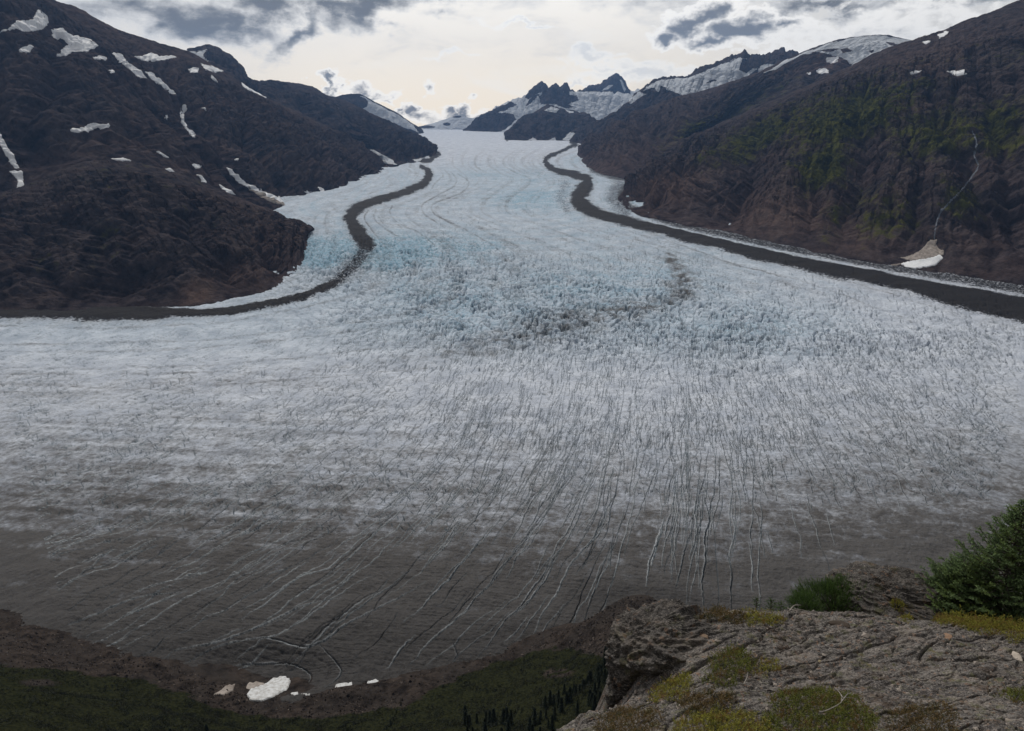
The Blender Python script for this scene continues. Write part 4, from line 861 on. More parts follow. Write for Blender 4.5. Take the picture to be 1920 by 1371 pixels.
def shrubs():
    rs = np.random.default_rng(21); L = SL
    m = (L.veg > 0.5) & (L.v > 1190) & (L.v < 1440) & (L.u > -150) & (L.u < 1500) & (L.t > 0.03)
    idx = np.where(m.ravel())[0]
    P = L.P.reshape(-1, 3)[idx]; A = np.ones(len(idx)); cl = fbm(P[:, 0]/14, P[:, 1]/14, 4, 77)*2+0.35; A = np.clip(cl, 0.01, 1); A /= A.sum()
    N = 15000; pick = rs.choice(len(idx), N, p=A, replace=True); B = P[pick]+rs.normal(0, 0.5, (N, 3))*[1, 1, 0]
    rad = rs.uniform(0.6, 1.9, N)*(0.7+0.8*sstep(fbm(B[:, 0]/20, B[:, 1]/20, 2, 9), -.2, .4)); k = 26
    d = rand_dirs(N*k, rs, 0.7); rr = np.repeat(rad, k)*rs.uniform(0.5, 1.05, N*k)
    c = np.repeat(B, k, 0)+d*rr[:, None]*[1, 1, 0.8]; c[:, 2] += 0.1*rr
    ld = d*0.6+rand_dirs(N*k, rs)*0.8; ld /= np.linalg.norm(ld, axis=1, keepdims=True)
    V, Fc = quads(c, ld, 0.16, rs.uniform(0.35, 0.65, N*k), rs)
    tint = np.clip(np.repeat(rs.uniform(0, 0.9, N), k)+0.0+rs.normal(0, .15, N*k), 0, 1)
    o = obj_mesh('alder_scrub', V, Fc, M_ALDER, smooth=False, attrs={'Tint': np.repeat(tint, 4)[:, None]})
    tag(o, 'dense low green alder scrub covering the slope at the bottom left', 'scrub', kind='stuff')
shrubs()
def rubble():
    rs = np.random.default_rng(31); L = SL; m = (L.veg < 0.4) & (L.v > 1120) & (L.v < 1400) & (L.u > -100) & (L.u < 1350) & (L.t > 0.02); idx = np.where(m.ravel())[0]
    N = 9000; c = L.P.reshape(-1, 3)[rs.choice(idx, N)]+rs.normal(0, 0.4, (N, 3))*[1, 1, 0]; s = rs.gamma(1.6, 0.22, N)+0.15
    base = np.array([(1, 0, 0), (0, 1, 0), (-1, 0, 0), (0, -1, 0), (0, 0, 1), (0, 0, -1)], float); V = base[None]*rs.uniform(0.5, 1.3, (N, 6, 1))*s[:, None, None]+rs.normal(0, 0.15, (N, 6, 3))*s[:, None, None]+c[:, None]
    f = np.array([(0, 1, 4), (1, 2, 4), (2, 3, 4), (3, 0, 4), (1, 0, 5), (2, 1, 5), (3, 2, 5), (0, 3, 5)]); Fc = (np.arange(N)*6)[:, None, None]+f[None]
    mt = material('moraine_rubble'); w = NT(mt.node_tree); t = w.sep(w.attr('Tint')); finish(w, w.mix(t[0], (0.022, 0.019, 0.018), (0.15, 0.125, 0.11)), 0.9, spec=0.0)
    o = obj_mesh('rubble', V.reshape(-1, 3), Fc.reshape(-1, 3), mt, smooth=False, attrs={'Tint': np.repeat(rs.random(N)**1.6, 6)[:, None]})
    tag(o, 'brown moraine blocks strewn along the foot of the near slope', 'rubble', kind='stuff')
rubble()
def tube(path, radii, k=7):
    path = np.asarray(path, float); n = len(path); T = np.gradient(path, axis=0); T /= np.linalg.norm(T, axis=1, keepdims=True)+1e-9
    a = np.cross(T, [0.31, 0.2, 0.93]); a /= np.linalg.norm(a, axis=1, keepdims=True)+1e-9; b = np.cross(T, a)
    th = np.arange(k)*2*np.pi/k; ring = path[:, None]+np.asarray(radii)[:, None, None]*(a[:, None]*np.cos(th)[None, :, None]+b[:, None]*np.sin(th)[None, :, None])
    i = np.arange(n-1)[:, None]*k; j = np.arange(k)[None]; j2 = (j+1) % k
    return ring.reshape(-1, 3), np.stack([i+j, i+j2, i+k+j2, i+k+j], -1).reshape(-1, 4)
def merge(parts):
    V, Fc, o = [], [], 0
    for v, f in parts: V.append(v); Fc.append(f+o); o += len(v)
    return np.concatenate(V), np.concatenate(Fc)
def far_conifer(seed):
    rs = np.random.default_rng(seed); h = 1.0; root = empty('conifer_tree')
    V, Fc = tube([(0, 0, -0.03), (0, 0, 0.5), (0.0, 0, 1)], [0.022, 0.014, 0.003], 6); obj_mesh('trunk', V, Fc, M_BARK, root)
    N = 1500; z = rs.random(N)**1.25*0.93+0.06; az = rs.random(N)*6.283; tier = 0.75+0.35*np.sin(z*46+np.sin(az*2+seed)*1.3)
    rmax = 0.17*(1-z)**0.75*tier*(0.8+0.3*np.sin(az*3+seed)); r = rmax*rs.uniform(0.25, 1.0, N)**0.5
    c = np.stack([np.cos(az)*r, np.sin(az)*r, z-0.25*r], -1); d = np.stack([np.cos(az), np.sin(az), rs.uniform(-0.7, 0.1, N)], -1)+rand_dirs(N, rs)*0.4; d /= np.linalg.norm(d, axis=1, keepdims=True)
    V, Fc = quads(c, d, 0.012, 0.05, rs); obj_mesh('crown', V, Fc, M_FIRF, root, False, {'Tint': np.repeat(np.clip(rs.uniform(0, .6, N)+0.5*(r/0.17), 0, 1), 4)[:, None]})
    return root
def place_far_conifers():
    protos = [far_conifer(s) for s in (1, 2, 3)]; used = set(); rs = np.random.default_rng(5); L = SL
    regs = [([(868, 1352), (1000, 1345), (1012, 1392), (866, 1392)], 22, (8, 13), 'slim dark conifer in the cluster at the bottom centre', 'conifers at the bottom centre of the slope'),
            ([(1000, 1345), (1050, 1300), (1095, 1262), (1125, 1232), (1148, 1225), (1150, 1310), (1080, 1350), (1010, 1392)], 60, (6, 11), 'dark conifer in the stand against the left side of the rock outcrop', 'conifers beside the rock outcrop'),
            ([(225, 1378), (500, 1372), (500, 1400), (225, 1400)], 6, (8, 13), 'lone conifer poking out of the scrub at the bottom left', 'conifers in the bottom left scrub'),
            ([(700, 1330), (880, 1300), (900, 1400), (600, 1400)], 10, (3, 6), 'small dark conifer scattered in the green scrub', 'small conifers scattered in the scrub')]
    q = 0
    for poly, N, hh, lab, grp in regs:
        idx = np.where(inpoly(L.u, L.v, poly).ravel() & (L.t.ravel() > 0.05))[0]
        for i in rs.choice(idx, N):
            p = protos[q % 3]
            if q < 3: r = p
            else:
                r = p.copy(); C.collection.objects.link(r)
                for ch in p.children: c = ch.copy(); C.collection.objects.link(c); c.parent = r
            r.location = L.P.reshape(-1, 3)[i]; s = rs.uniform(*hh); r.scale = (s*rs.uniform(.85, 1.25), s*rs.uniform(.85, 1.25), s); r.rotation_euler = (0, 0, rs.random()*6.28)
            tag(r, lab, 'conifer', grp); q += 1
place_far_conifers()

# ================================================================== FOREGROUND OUTCROP
def mat_rock(name, light=1.0, sc=1.0):
    m = material(name); w = NT(m.node_tree)
    pos = w.n('ShaderNodeTexCoord').outputs['Object']; p2 = w.n('ShaderNodeMapping', None, Vector=pos, Rotation=(0.2, 0.1, R(-25)), Scale=(1, 2.2, 3.0)).outputs[0]
    a = w.noise(pos, 1.6*sc, 8, 0.65, 0.3); b = w.noise(p2, 9*sc, 8, 0.72); c = w.noise(p2, 42*sc, 5, 0.7)
    k = lambda *x: tuple(light*v for v in x)
    col = w.mix(w.ss(b, 0.36, 0.64), k(0.045, 0.041, 0.041), k(0.195, 0.182, 0.174))
    col = w.mix(w.ss(a, 0.42, 0.60, 0, 0.75), col, k(0.062, 0.057, 0.060))
    a2 = w.noise(p2, 1.3*sc, 7, 0.7, 0.6); col = w.mix(w.ss(a2, 0.50, 0.62, 0, 0.6), col, k(0.26, 0.225, 0.20)); col = w.mix(w.ss(a2, 0.44, 0.36, 0, 0.6), col, k(0.052, 0.040, 0.034))
    col = w.mix(w.ss(c, 0.52, 0.62, 0, 0.9), col, k(0.34, 0.31, 0.28))
    col = w.mix(w.ss(c, 0.47, 0.36, 0, 0.75), col, k(0.022, 0.020, 0.020))
    vo = w.n('ShaderNodeTexVoronoi', None, Vector=pos, Scale=26*sc).outputs['Color']; vs = w.sep(vo)
    col = w.mix(w.m('MULTIPLY', w.ss(vs[0], 0.90, 0.95), w.ss(c, 0.4, 0.6)), col, k(0.26, 0.17, 0.12))
    lich = w.m('MULTIPLY', w.ss(w.noise(pos, 4.5*sc, 6, 0.7), 0.53, 0.64), w.ss(b, 0.38, 0.55))
    col = w.mix(w.m('MULTIPLY', lich, 0.6), col, k(0.10, 0.105, 0.035))
    mossy = w.m('MULTIPLY', w.ss(w.noise(pos, 2.2*sc, 6, 0.72), 0.56, 0.66), w.ss(c, 0.35, 0.6))
    col = w.mix(w.m('MULTIPLY', mossy, 0.75), col, k(0.075, 0.045, 0.025))
    h = w.m('ADD', w.m('MULTIPLY', b, 0.6), w.m('MULTIPLY', c, 0.35))
    finish(w, col, 0.85, h, 1.0, 0.05, 0.12); return m
M_ROCK = mat_rock('outcrop_rock', 1.2); M_CLIFF = mat_rock('cliff_rock', 0.72, 0.8)
def tps(Pc, z, Q, lam=0.02):
    n = len(Pc); d = np.linalg.norm(Pc[:, None]-Pc[None], axis=2); U = lambda r: np.where(r > 1e-9, r*r*np.log(r+1e-12), 0)
    A = np.zeros((n+3, n+3)); A[:n, :n] = U(d)+lam*np.eye(n); A[:n, n] = 1; A[:n, n+1:] = Pc; A[n, :n] = 1; A[n+1:, :n] = Pc.T
    s = np.linalg.solve(A, np.concatenate([z, [0, 0, 0]])); out = s[n]+Q@s[n+1:]
    for i in range(n): out = out+s[i]*U(np.linalg.norm(Q-Pc[i], axis=-1))
    return out
RC = [(1240, 1150, 7.6), (1330, 1144, 7.9), (1450, 1144, 8.1), (1600, 1150, 8.3), (1750, 1166, 8.2), (1920, 1188, 8.0), (2150, 1222, 7.5), (1185, 1200, 7.0), (1300, 1222, 6.7), (1500, 1230, 6.7), (1700, 1248, 6.7), (1900, 1268, 6.6), (2150, 1300, 6.3),
      (1300, 1290, 5.9), (1450, 1300, 5.8), (1700, 1310, 5.7), (1900, 1330, 5.5), (1260, 1371, 5.0), (1500, 1371, 4.9), (1700, 1371, 4.8), (1920, 1371, 4.7), (1015, 1373, 5.75), (1080, 1335, 6.1), (1150, 1306, 6.45), (1200, 1330, 5.9), (1230, 1300, 6.3), (1130, 1371, 5.4),
      (1600, 1185, 9.2), (1900, 1215, 9.1), (1500, 1180, 9.1), (1500, 1450, 3.9), (1900, 1450, 3.8), (1100, 1450, 4.4)]
def build_outcrop():
    K = at_Y(*np.array(RC).T); Pc = K[:, :2]; z = K[:, 2]-H
    ex = np.array([(0, 0, -1.7), (-3, 0, -2.0), (5, 0, -1.6), (9, 1, -2.2), (0, -5, -1.3), (6, -5, -1.2), (2, 2, -3.2), (0, 2.2, -3.3), (5, 2, -3.1)], float)
    Pc = np.vstack([Pc, ex[:, :2]]); z = np.concatenate([z, ex[:, 2]])
    xs = np.concatenate([np.linspace(-6, -1.3, 60)[:-1], np.linspace(-1.3, 8.4, 860), np.linspace(8.4, 14, 50)[1:]])
    ys = np.concatenate([np.linspace(-8, 3.6, 120)[:-1], np.linspace(3.6, 10.6, 720), np.linspace(10.6, 15, 40)[1:]])
    X, Y = np.meshgrid(xs, ys); Z = tps(Pc, z, np.stack([X, Y], -1))
    X = X.astype(np.float32); Y = Y.astype(np.float32)
    rim = [(1000, 1385, 5.7), (1015, 1371, 5.8), (1075, 1338, 6.15), (1145, 1303, 6.5), (1165, 1290, 6.7), (1160, 1200, 7.0), (1238, 1152, 7.65), (1330, 1146, 8.0), (1450, 1144, 8.3), (1560, 1155, 9.5), (1750, 1170, 10.0), (1950, 1190, 10.0), (2300, 1250, 9.5)]
    rp = [tuple(at_Y(*q)[:2]) for q in rim]; poly = [(-5, -12), (-4, 0), (-1.6, 3.0)]+[tuple(at_Y(960, 1450, 4.6)[:2])]+rp+[(14, 9), (16, -12)]
    Xj = X+0.18*fbm(X/0.7, Y/0.7, 3, 401); Yj = Y+0.18*fbm(X/0.7, Y/0.7, 3, 405)
    ins = inpoly(Xj, Yj, poly); d = linedist(Xj, Yj, np.array(poly+[poly[0]])); sd = np.where(ins, -d, d)
    Z = Z-np.where(sd > -0.25, 2.4*np.maximum(0, sd+0.25)**1.4*(1+0*X), 0)-np.maximum(0, sd)*1.2
    Z = Z.astype(np.float32)
    ca, sa = math.cos(R(-25)), math.sin(R(-25)); A = X*ca-Y*sa; B = X*sa+Y*ca
    D = 0.07*fbm(X/1.6, Y/1.6, 4, 411)+0.055*ridged(A/1.1, B/0.20, 5, 413, 0.6)+0.035*fbm(A/0.16, B/0.08, 4, 417, 0.65)+0.012*fbm(X/0.04, Y/0.04, 3, 421, 0.7)
    cA = pn(A/2.3+0.5*fbm(X, Y, 2, 5), B/0.55, 431); D -= 0.07*np.maximum(0, 1-np.abs(cA)*26)+0.03*np.maximum(0, 1-np.abs(pn(A/0.7, B/0.25, 433))*14)
    Z += D*(0.5+0.5*sstep(Y, 3, 4))
    P = np.stack([X, Y, Z+H], -1)
    o = obj_mesh('rock_outcrop', P.reshape(-1, 3), grid_faces(len(ys), len(xs)), M_ROCK)
    tag(o, 'broad grey-brown lichen-speckled rock outcrop filling the bottom right', 'rock outcrop', kind='structure')
    L = Loft(); L.P = P; L.N = grid_normals(P); L.N *= np.sign(L.N[..., 2:3]); L.u, L.v, _ = proj(P); L.X = X; L.Y = Y; L.ins = sd < 0.05
    L.area = np.outer(np.gradient(ys), np.gradient(xs)); return L
RK = build_outcrop()
def rock_z(x, y):
    ix = np.argmin(np.abs(RK.X[0]-x)); iy = np.argmin(np.abs(RK.Y[:, 0]-y)); return float(RK.P[iy, ix, 2])
def rock_at(u, v):
    k = np.argmin(np.where(RK.ins, np.hypot(RK.u-u, RK.v-v), 1e9)); return RK.P.reshape(-1, 3)[k].copy(), RK.N.reshape(-1, 3)[k]
def boulder(name, c, rad, seed, label, rot=0, n=260, mat=None, amp=1.0, blocky=0.6, cat='boulder', group=None, facets=0):
    th = np.linspace(0.02, math.pi-0.02, n//2); ph = np.linspace(0, 2*math.pi, n)
    T, Ph = np.meshgrid(th, ph, indexing='ij'); d = np.stack([np.sin(T)*np.cos(Ph), np.sin(T)*np.sin(Ph), np.cos(T)], -1)
    sg = np.sign(d)*np.abs(d)**blocky; r = 1/np.linalg.norm(d/np.maximum(np.abs(sg), 1e-3)*np.abs(d), axis=-1)
    p_ = 3.2; r = 1/(np.abs(d)**p_).sum(-1)**(1/p_)
    S = 1.0
    def n3(f, s): return (pn(d[..., 0]*f+3*d[..., 2]*f*0.37, d[..., 1]*f+d[..., 2]*f*0.61, seed+s)+pn(d[..., 1]*f-d[..., 2]*f*.5, d[..., 2]*f+d[..., 0]*f*.4, seed+s+5))*0.6
    rs = np.random.default_rng(seed); cut = r.copy()
    for _ in range(facets):
        nn = rand_dirs(1, rs)[0]; off = rs.uniform(0.72, 0.98); cut = np.minimum(cut, np.where(d@nn > 0.05, off/np.maximum(d@nn, 0.05), 9))
    r = cut*(1+amp*(0.16*n3(1.3, 1)+0.10*(1-2*np.abs(n3(2.8, 2)))+0.07*(1-2*np.abs(n3(6, 3)))+0.035*n3(14, 4)+0.02*n3(32, 6)+0.012*n3(64, 7)))
    P = d*r[..., None]*np.array(rad); c_, s_ = math.cos(rot), math.sin(rot); x = P[..., 0]*c_-P[..., 1]*s_; y = P[..., 0]*s_+P[..., 1]*c_; P[..., 0] = x; P[..., 1] = y
    P[:, -1] = P[:, 0]
    o = obj_mesh(name, P.reshape(-1, 3), grid_faces(n//2, n)[:, ::-1], mat or M_CLIFF); o.location = c
    tag(o, label, cat, group); return o
boulder('boulder', at_Y(1232, 1243, 7.15), (0.72, 0.62, 0.60), 5, 'craggy dark grey block forming the overhanging left end of the outcrop', 0.4, 520, facets=7)
boulder('boulder', at_Y(1300, 1275, 6.75), (0.42, 0.5, 0.34), 9, 'low rounded grey block tucked right of the craggy end block', 0.2, 300, facets=5)
boulder('boulder', at_Y(1660, 1136, 9.3), (0.78, 0.62, 0.46), 14, 'grey furrowed boulder standing left of the fir trees', -0.2, 420, facets=4)
GST = 'loose stones on the outcrop'
for k, (u, v, s, lab, colr) in enumerate([(1318, 1198, (0.075, 0.05, 0.035), 'tan angular stone on the outcrop near the craggy block', (0.24, 0.17, 0.12)), (1775, 1196, (0.085, 0.045, 0.014), 'flat orange-tan stone slab right of centre on the outcrop', (0.28, 0.18, 0.12)),
        (1907, 1233, (0.09, 0.05, 0.02), 'pale flat stone at the right picture edge', (0.5, 0.44, 0.38)), (1892, 1358, (0.035, 0.03, 0.035), 'small pale block at the bottom right corner', (0.36, 0.31, 0.27)),
        (1575, 1172, (0.12, 0.06, 0.02), 'thin dark slab lying near the outcrop crest', (0.06, 0.045, 0.035)), (1815, 1212, (0.10, 0.05, 0.015), 'faint reddish flat stone below the orange slab', (0.22, 0.14, 0.11)),
        (1535, 1240, (0.03, 0.025, 0.02), 'small yellowish pebble in the middle of the outcrop', (0.3, 0.25, 0.15))]):
    p, nn = rock_at(u, v); ms = mat_simple('stone_'+['tan', 'orange', 'pale', 'cream', 'dark', 'reddish', 'yellowish'][k], tuple(c*0.7 for c in colr), colr, 20)
    boulder('stone', p+nn*s[2]*0.5, s, 30+k, lab, k*0.7, 60, ms, 0.7, cat='stone', group=GST, facets=6)
def gravel():
    rs = np.random.default_rng(8); m = (RK.ins & (RK.u > 1000) & (RK.u < 1990) & (RK.v < 1400)).ravel(); idx = np.where(m)[0]
    dens = np.clip(fbm(RK.X.ravel()[idx]/0.6, RK.Y.ravel()[idx]/0.6, 3, 91)+0.25, 0.05, 1); N = 3000
    pick = rs.choice(idx, N, p=dens/dens.sum()); c = RK.P.reshape(-1, 3)[pick]; s = rs.gamma(2.2, 0.0042, N)+0.004
    base = np.array([(1, 0, 0), (0, 1, 0), (-1, 0, 0), (0, -1, 0), (0, 0, 1), (0, 0, -1)], float)
    V = base[None]*rs.uniform(0.6, 1.5, (N, 6, 1))*np.array([1, 1, 0.55])*s[:, None, None]; a = rs.random(N)*6.28
    x = V[..., 0]*np.cos(a)[:, None]-V[..., 1]*np.sin(a)[:, None]; y = V[..., 0]*np.sin(a)[:, None]+V[..., 1]*np.cos(a)[:, None]
    V = np.stack([x, y, V[..., 2]], -1)+c[:, None]+np.array([0, 0, 0.3])*s[:, None, None]
    f = np.array([(0, 1, 4), (1, 2, 4), (2, 3, 4), (3, 0, 4), (1, 0, 5), (2, 1, 5), (3, 2, 5), (0, 3, 5)]); Fc = (np.arange(N)*6)[:, None, None]+f[None]
    mt = material('gravel'); w = NT(mt.node_tree); t = w.sep(w.attr('Tint')); col = w.mix(t[0], (0.05, 0.045, 0.043), (0.30, 0.26, 0.23)); finish(w, col, 0.8)
    o = obj_mesh('gravel', V.reshape(-1, 3), Fc.reshape(-1, 3), mt, smooth=False, attrs={'Tint': np.repeat(rs.random(N)**1.8, 6)[:, None]})
    tag(o, 'small grey and tan rock chips strewn over the outcrop', 'gravel', kind='stuff')
gravel()
def heather(poly, label, mat, seed, hm=0.08, dens=2600, leaf=0.014, sprig=0.055, name='heather', cat='heather', src=None, group='heather and moss mats on the outcrop'):
    rs = np.random.default_rng(seed); u = RK.u+26*fbm(RK.X/0.22, RK.Y/0.22, 4, seed); v = RK.v+15*fbm(RK.X/0.22, RK.Y/0.22, 4, seed+3)
    idx = np.where((inpoly(u, v, poly) & RK.ins).ravel())[0]
    if len(idx) < 5: print('heather empty', label); return
    ar = RK.area.ravel()[idx]; N = int(min(22000, max(60, ar.sum()*dens))); pick = rs.choice(idx, N, p=ar/ar.sum())
    P = RK.P.reshape(-1, 3)[pick]; c0 = P.mean(0); sx, sy = P[:, 0].std()*1.9+1e-3, P[:, 1].std()*1.9+1e-3
    rr = np.clip(((P[:, 0]-c0[0])/sx)**2+((P[:, 1]-c0[1])/sy)**2, 0, 1); cl = fbm(P[:, 0]/0.10, P[:, 1]/0.10, 3, seed+7)
    up = hm*((1-rr)*0.7+0.9*np.clip(cl+0.25, 0, 1)); P = P+np.stack([rs.normal(0, 0.01, N), rs.normal(0, 0.01, N), up*rs.uniform(0.2, 1, N)], -1)
    k = 13; ax = rand_dirs(N, rs, 1.6); t = np.tile(np.linspace(0.1, 1, k), N); L_ = np.repeat(sprig*rs.uniform(0.6, 1.3, N), k)
    c = np.repeat(P, k, 0)+np.repeat(ax, k, 0)*(t*L_)[:, None]; d = np.repeat(ax, k, 0)*0.7+rand_dirs(N*k, rs)*0.9; d /= np.linalg.norm(d, axis=1, keepdims=True)
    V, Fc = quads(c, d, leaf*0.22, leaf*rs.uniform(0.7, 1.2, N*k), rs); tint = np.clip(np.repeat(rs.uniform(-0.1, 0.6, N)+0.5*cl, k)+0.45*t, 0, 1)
    V0 = c0.copy(); o = obj_mesh(name, V-V0, Fc, mat, smooth=False, attrs={'Tint': np.repeat(tint, 4)[:, None]}); o.location = V0; tag(o, label, cat, group)
heather([(1238, 1150), (1262, 1140), (1290, 1141), (1300, 1152), (1270, 1162), (1240, 1160)], 'bright yellow-green heather tuft on the top left corner of the outcrop', M_HE_Y, 1, 0.10)
heather([(1285, 1147), (1360, 1150), (1400, 1152), (1395, 1172), (1330, 1168), (1290, 1160)], 'russet heather mat along the crest next to the yellow tuft', M_HE_R, 2, 0.07)
heather([(1395, 1150), (1450, 1155), (1468, 1162), (1455, 1174), (1400, 1172)], 'yellow-green end of the crest mat, farthest right', M_HE_Y, 3, 0.06)
heather([(1345, 1235), (1362, 1222), (1400, 1221), (1418, 1236), (1412, 1262), (1380, 1290), (1335, 1292), (1318, 1275)], 'big olive heather mound in the middle of the left outcrop', M_HE_G, 4, 0.20)
heather([(1415, 1240), (1450, 1242), (1470, 1256), (1455, 1268), (1415, 1268)], 'small yellowish heather lobe right of the big olive mound', M_HE_Y, 5, 0.09)
heather([(1250, 1276), (1275, 1266), (1296, 1272), (1300, 1290), (1275, 1315), (1225, 1322), (1220, 1303)], 'yellow heather cushion below the craggy block', M_HE_Y, 6, 0.15)
heather([(1268, 1318), (1330, 1300), (1380, 1300), (1380, 1330), (1340, 1345), (1280, 1345)], 'dark russet heather between the yellow cushion and the bottom mat', M_HE_R, 7, 0.08)
heather([(1240, 1400), (1270, 1352), (1330, 1335), (1410, 1340), (1440, 1365), (1445, 1400)], 'yellow-green heather mat on the bottom edge, left part', M_HE_Y, 8, 0.10)
heather([(1430, 1345), (1455, 1305), (1510, 1293), (1570, 1298), (1615, 1322), (1640, 1355), (1650, 1400), (1440, 1400)], 'large dark green heather mound at the bottom centre of the outcrop', M_HE_G, 9, 0.16)
heather([(1862, 1300), (1900, 1296), (1935, 1304), (1935, 1325), (1895, 1318)], 'green heather patch at the right edge of the outcrop', M_HE_G, 10, 0.06)
heather([(1100, 1400), (1130, 1345), (1180, 1332), (1238, 1335), (1245, 1400)], 'straggly russet heather on the low left ledge', M_HE_R, 11, 0.09, 1800)
heather([(1665, 1345), (1700, 1325), (1790, 1325), (1800, 1400), (1650, 1400)], 'thin brown heather and dead grass at the bottom right', M_HE_R, 12, 0.05, 1500)
heather([(1740, 1156), (1800, 1160), (1870, 1172), (1960, 1192), (1960, 1215), (1860, 1195), (1760, 1172)], 'yellowish heather strip under the fir trees', M_HE_Y, 13, 0.22, 2200)
heather([(1810, 1172), (1830, 1172), (1835, 1184), (1815, 1184)], 'small mossy tuft near the outcrop crest at the right', M_HE_Y, 14, 0.03)
heather([(1688, 1152), (1712, 1154), (1712, 1164), (1690, 1163)], 'small mossy tuft on the crest below the boulder', M_HE_Y, 15, 0.04)
heather([(1325, 1370), (1345, 1325), (1352, 1345), (1350, 1390)], 'green moss pocket beside the bottom mat', M_HE_G, 16, 0.04)

# ---- needle-bearing plants
def brush(starts, dirs, lens, rs, nl=0.022, per=340, w_=0.0022, spread=1.0):
    """needles all round every twig"""
    cnt = np.maximum(6, (lens*per).astype(int)); tot = cnt.sum(); rep = np.repeat(np.arange(len(lens)), cnt)
    t = rs.random(tot); c = starts[rep]+dirs[rep]*(t*lens[rep])[:, None]; side = rand_dirs(tot, rs); side -= (side*dirs[rep]).sum(1, keepdims=True)*dirs[rep]; side /= np.linalg.norm(side, axis=1, keepdims=True)+1e-9
    side[:, 2] += 0.35; d = side*spread+dirs[rep]*0.8; d /= np.linalg.norm(d, axis=1, keepdims=True)
    V, Fc = quads(c, d, w_, nl*rs.uniform(0.7, 1.1, tot), rs); return V, Fc, t, rep
def conifer(name, base, hgt, rad, seed, label, lean=(0, 0), nb=120, shape=0.8, low=0.05, mat=None, cat='fir tree', nl=0.024, per=330, twl=0.13, group=None, asym=0.0, droop=-0.1, w_=0.0026):
    rs = np.random.default_rng(seed); root = empty(name, base); tag(root, label, cat, group)
    zs = np.linspace(0, 1, 14); path = np.stack([lean[0]*zs**1.5+0.02*hgt*np.sin(zs*5), lean[1]*zs**1.5+0.02*hgt*np.cos(zs*4), -0.25*hgt*(zs == 0)+zs*hgt], -1)
    V, Fc = tube(path, 0.028*hgt*(1-zs*0.93)+0.003, 9); obj_mesh('trunk', V, Fc, M_BARK, root)
    hb = low+(1-low)*(np.arange(nb)+rs.random(nb))/nb*0.985; az = np.arange(nb)*2.39996+rs.normal(0, .3, nb)
    ln = rad*np.clip(1-hb, 0.03, 1)**shape*rs.uniform(0.72, 1.12, nb)*(1+asym*np.cos(az-math.pi)); wood = []; st, di, le, ti = [], [], [], []
    for i in range(nb):
        p0 = np.array([np.interp(hb[i], zs, path[:, k]) for k in range(3)]); dr = np.array([math.cos(az[i]), math.sin(az[i]), droop+0.65*hb[i]]); dr /= np.linalg.norm(dr)
        m = 7; t = np.linspace(0, 1, m); pts = p0+np.outer(t*ln[i], dr); pts[:, 2] += -0.10*ln[i]*np.sin(t*3.1)+0.16*ln[i]*t**3
        wood.append(tube(pts, 0.0075*hgt*(1-t*0.85)*(0.4+ln[i]/rad*0.6)+0.001, 5))
        nt_ = max(3, int(ln[i]/0.034)); lat = np.cross(dr, [0, 0, 1]); lat /= np.linalg.norm(lat)+1e-9
        for j in range(nt_):
            q = 0.22+0.78*(j+rs.random())/nt_; pp = np.array([np.interp(q, t, pts[:, k]) for k in range(3)]); s = 1 if j % 2 else -1
            td = dr*rs.uniform(0.5, 0.9)+lat*s*rs.uniform(0.5, 1.0)+np.array([0, 0, rs.uniform(-0.1, 0.5)]); td /= np.linalg.norm(td)
            L_ = twl*(1.15-0.6*q)*rs.uniform(0.7, 1.3)*min(1, ln[i]/0.25+0.3); st.append(pp); di.append(td); le.append(L_); ti.append(q)
            if L_ > 0.06 and rs.random() < 0.75:
                td2 = td*0.7-lat*s*0.4*rs.random()+np.array([0, 0, 0.25])+rs.normal(0, .25, 3); td2 /= np.linalg.norm(td2); st.append(pp+td*L_*0.5); di.append(td2); le.append(L_*0.55); ti.append(q)
        st.append(pts[-1]-dr*0.02); di.append(dr); le.append(0.07); ti.append(1)
    st.append(path[-1]-[0, 0, 0.05]); di.append(np.array([0, 0, 1.0])); le.append(0.09); ti.append(1)
    st, di, le, ti = map(np.array, (st, di, le, ti)); V, Fc = merge(wood); obj_mesh('branches', V, Fc, M_BARK, root)
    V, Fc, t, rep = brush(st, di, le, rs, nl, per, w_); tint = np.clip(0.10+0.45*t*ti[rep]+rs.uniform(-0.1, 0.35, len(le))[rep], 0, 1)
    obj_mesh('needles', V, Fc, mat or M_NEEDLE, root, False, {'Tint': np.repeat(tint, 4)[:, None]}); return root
def P_(u, v, Y): return tuple(at_Y(u, v, Y))
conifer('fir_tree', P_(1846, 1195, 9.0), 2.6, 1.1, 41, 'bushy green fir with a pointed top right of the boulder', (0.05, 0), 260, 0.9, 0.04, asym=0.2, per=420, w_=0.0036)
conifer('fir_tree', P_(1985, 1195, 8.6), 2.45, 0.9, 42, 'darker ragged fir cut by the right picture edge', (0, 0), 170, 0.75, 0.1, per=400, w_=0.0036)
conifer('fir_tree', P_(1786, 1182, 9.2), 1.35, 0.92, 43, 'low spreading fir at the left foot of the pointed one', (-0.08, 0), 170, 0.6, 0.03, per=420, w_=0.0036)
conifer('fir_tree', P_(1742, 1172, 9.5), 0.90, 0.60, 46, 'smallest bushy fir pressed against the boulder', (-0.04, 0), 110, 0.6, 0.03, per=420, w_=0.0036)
GSE = 'seedlings on the outcrop crest'
conifer('conifer_seedling', P_(1416, 1146, 8.3), 0.24, 0.06, 44, 'thin upright seedling alone on the crest', (0, 0), 24, 0.6, 0.05, cat='seedling', nl=0.012, twl=0.03, mat=M_JUNI, group=GSE)
conifer('conifer_seedling', P_(1443, 1152, 8.3), 0.26, 0.12, 45, 'bushier seedling, left one of a pair on the crest', (0, 0), 36, 0.6, 0.02, cat='seedling', nl=0.014, twl=0.05, mat=M_JUNI, group=GSE)
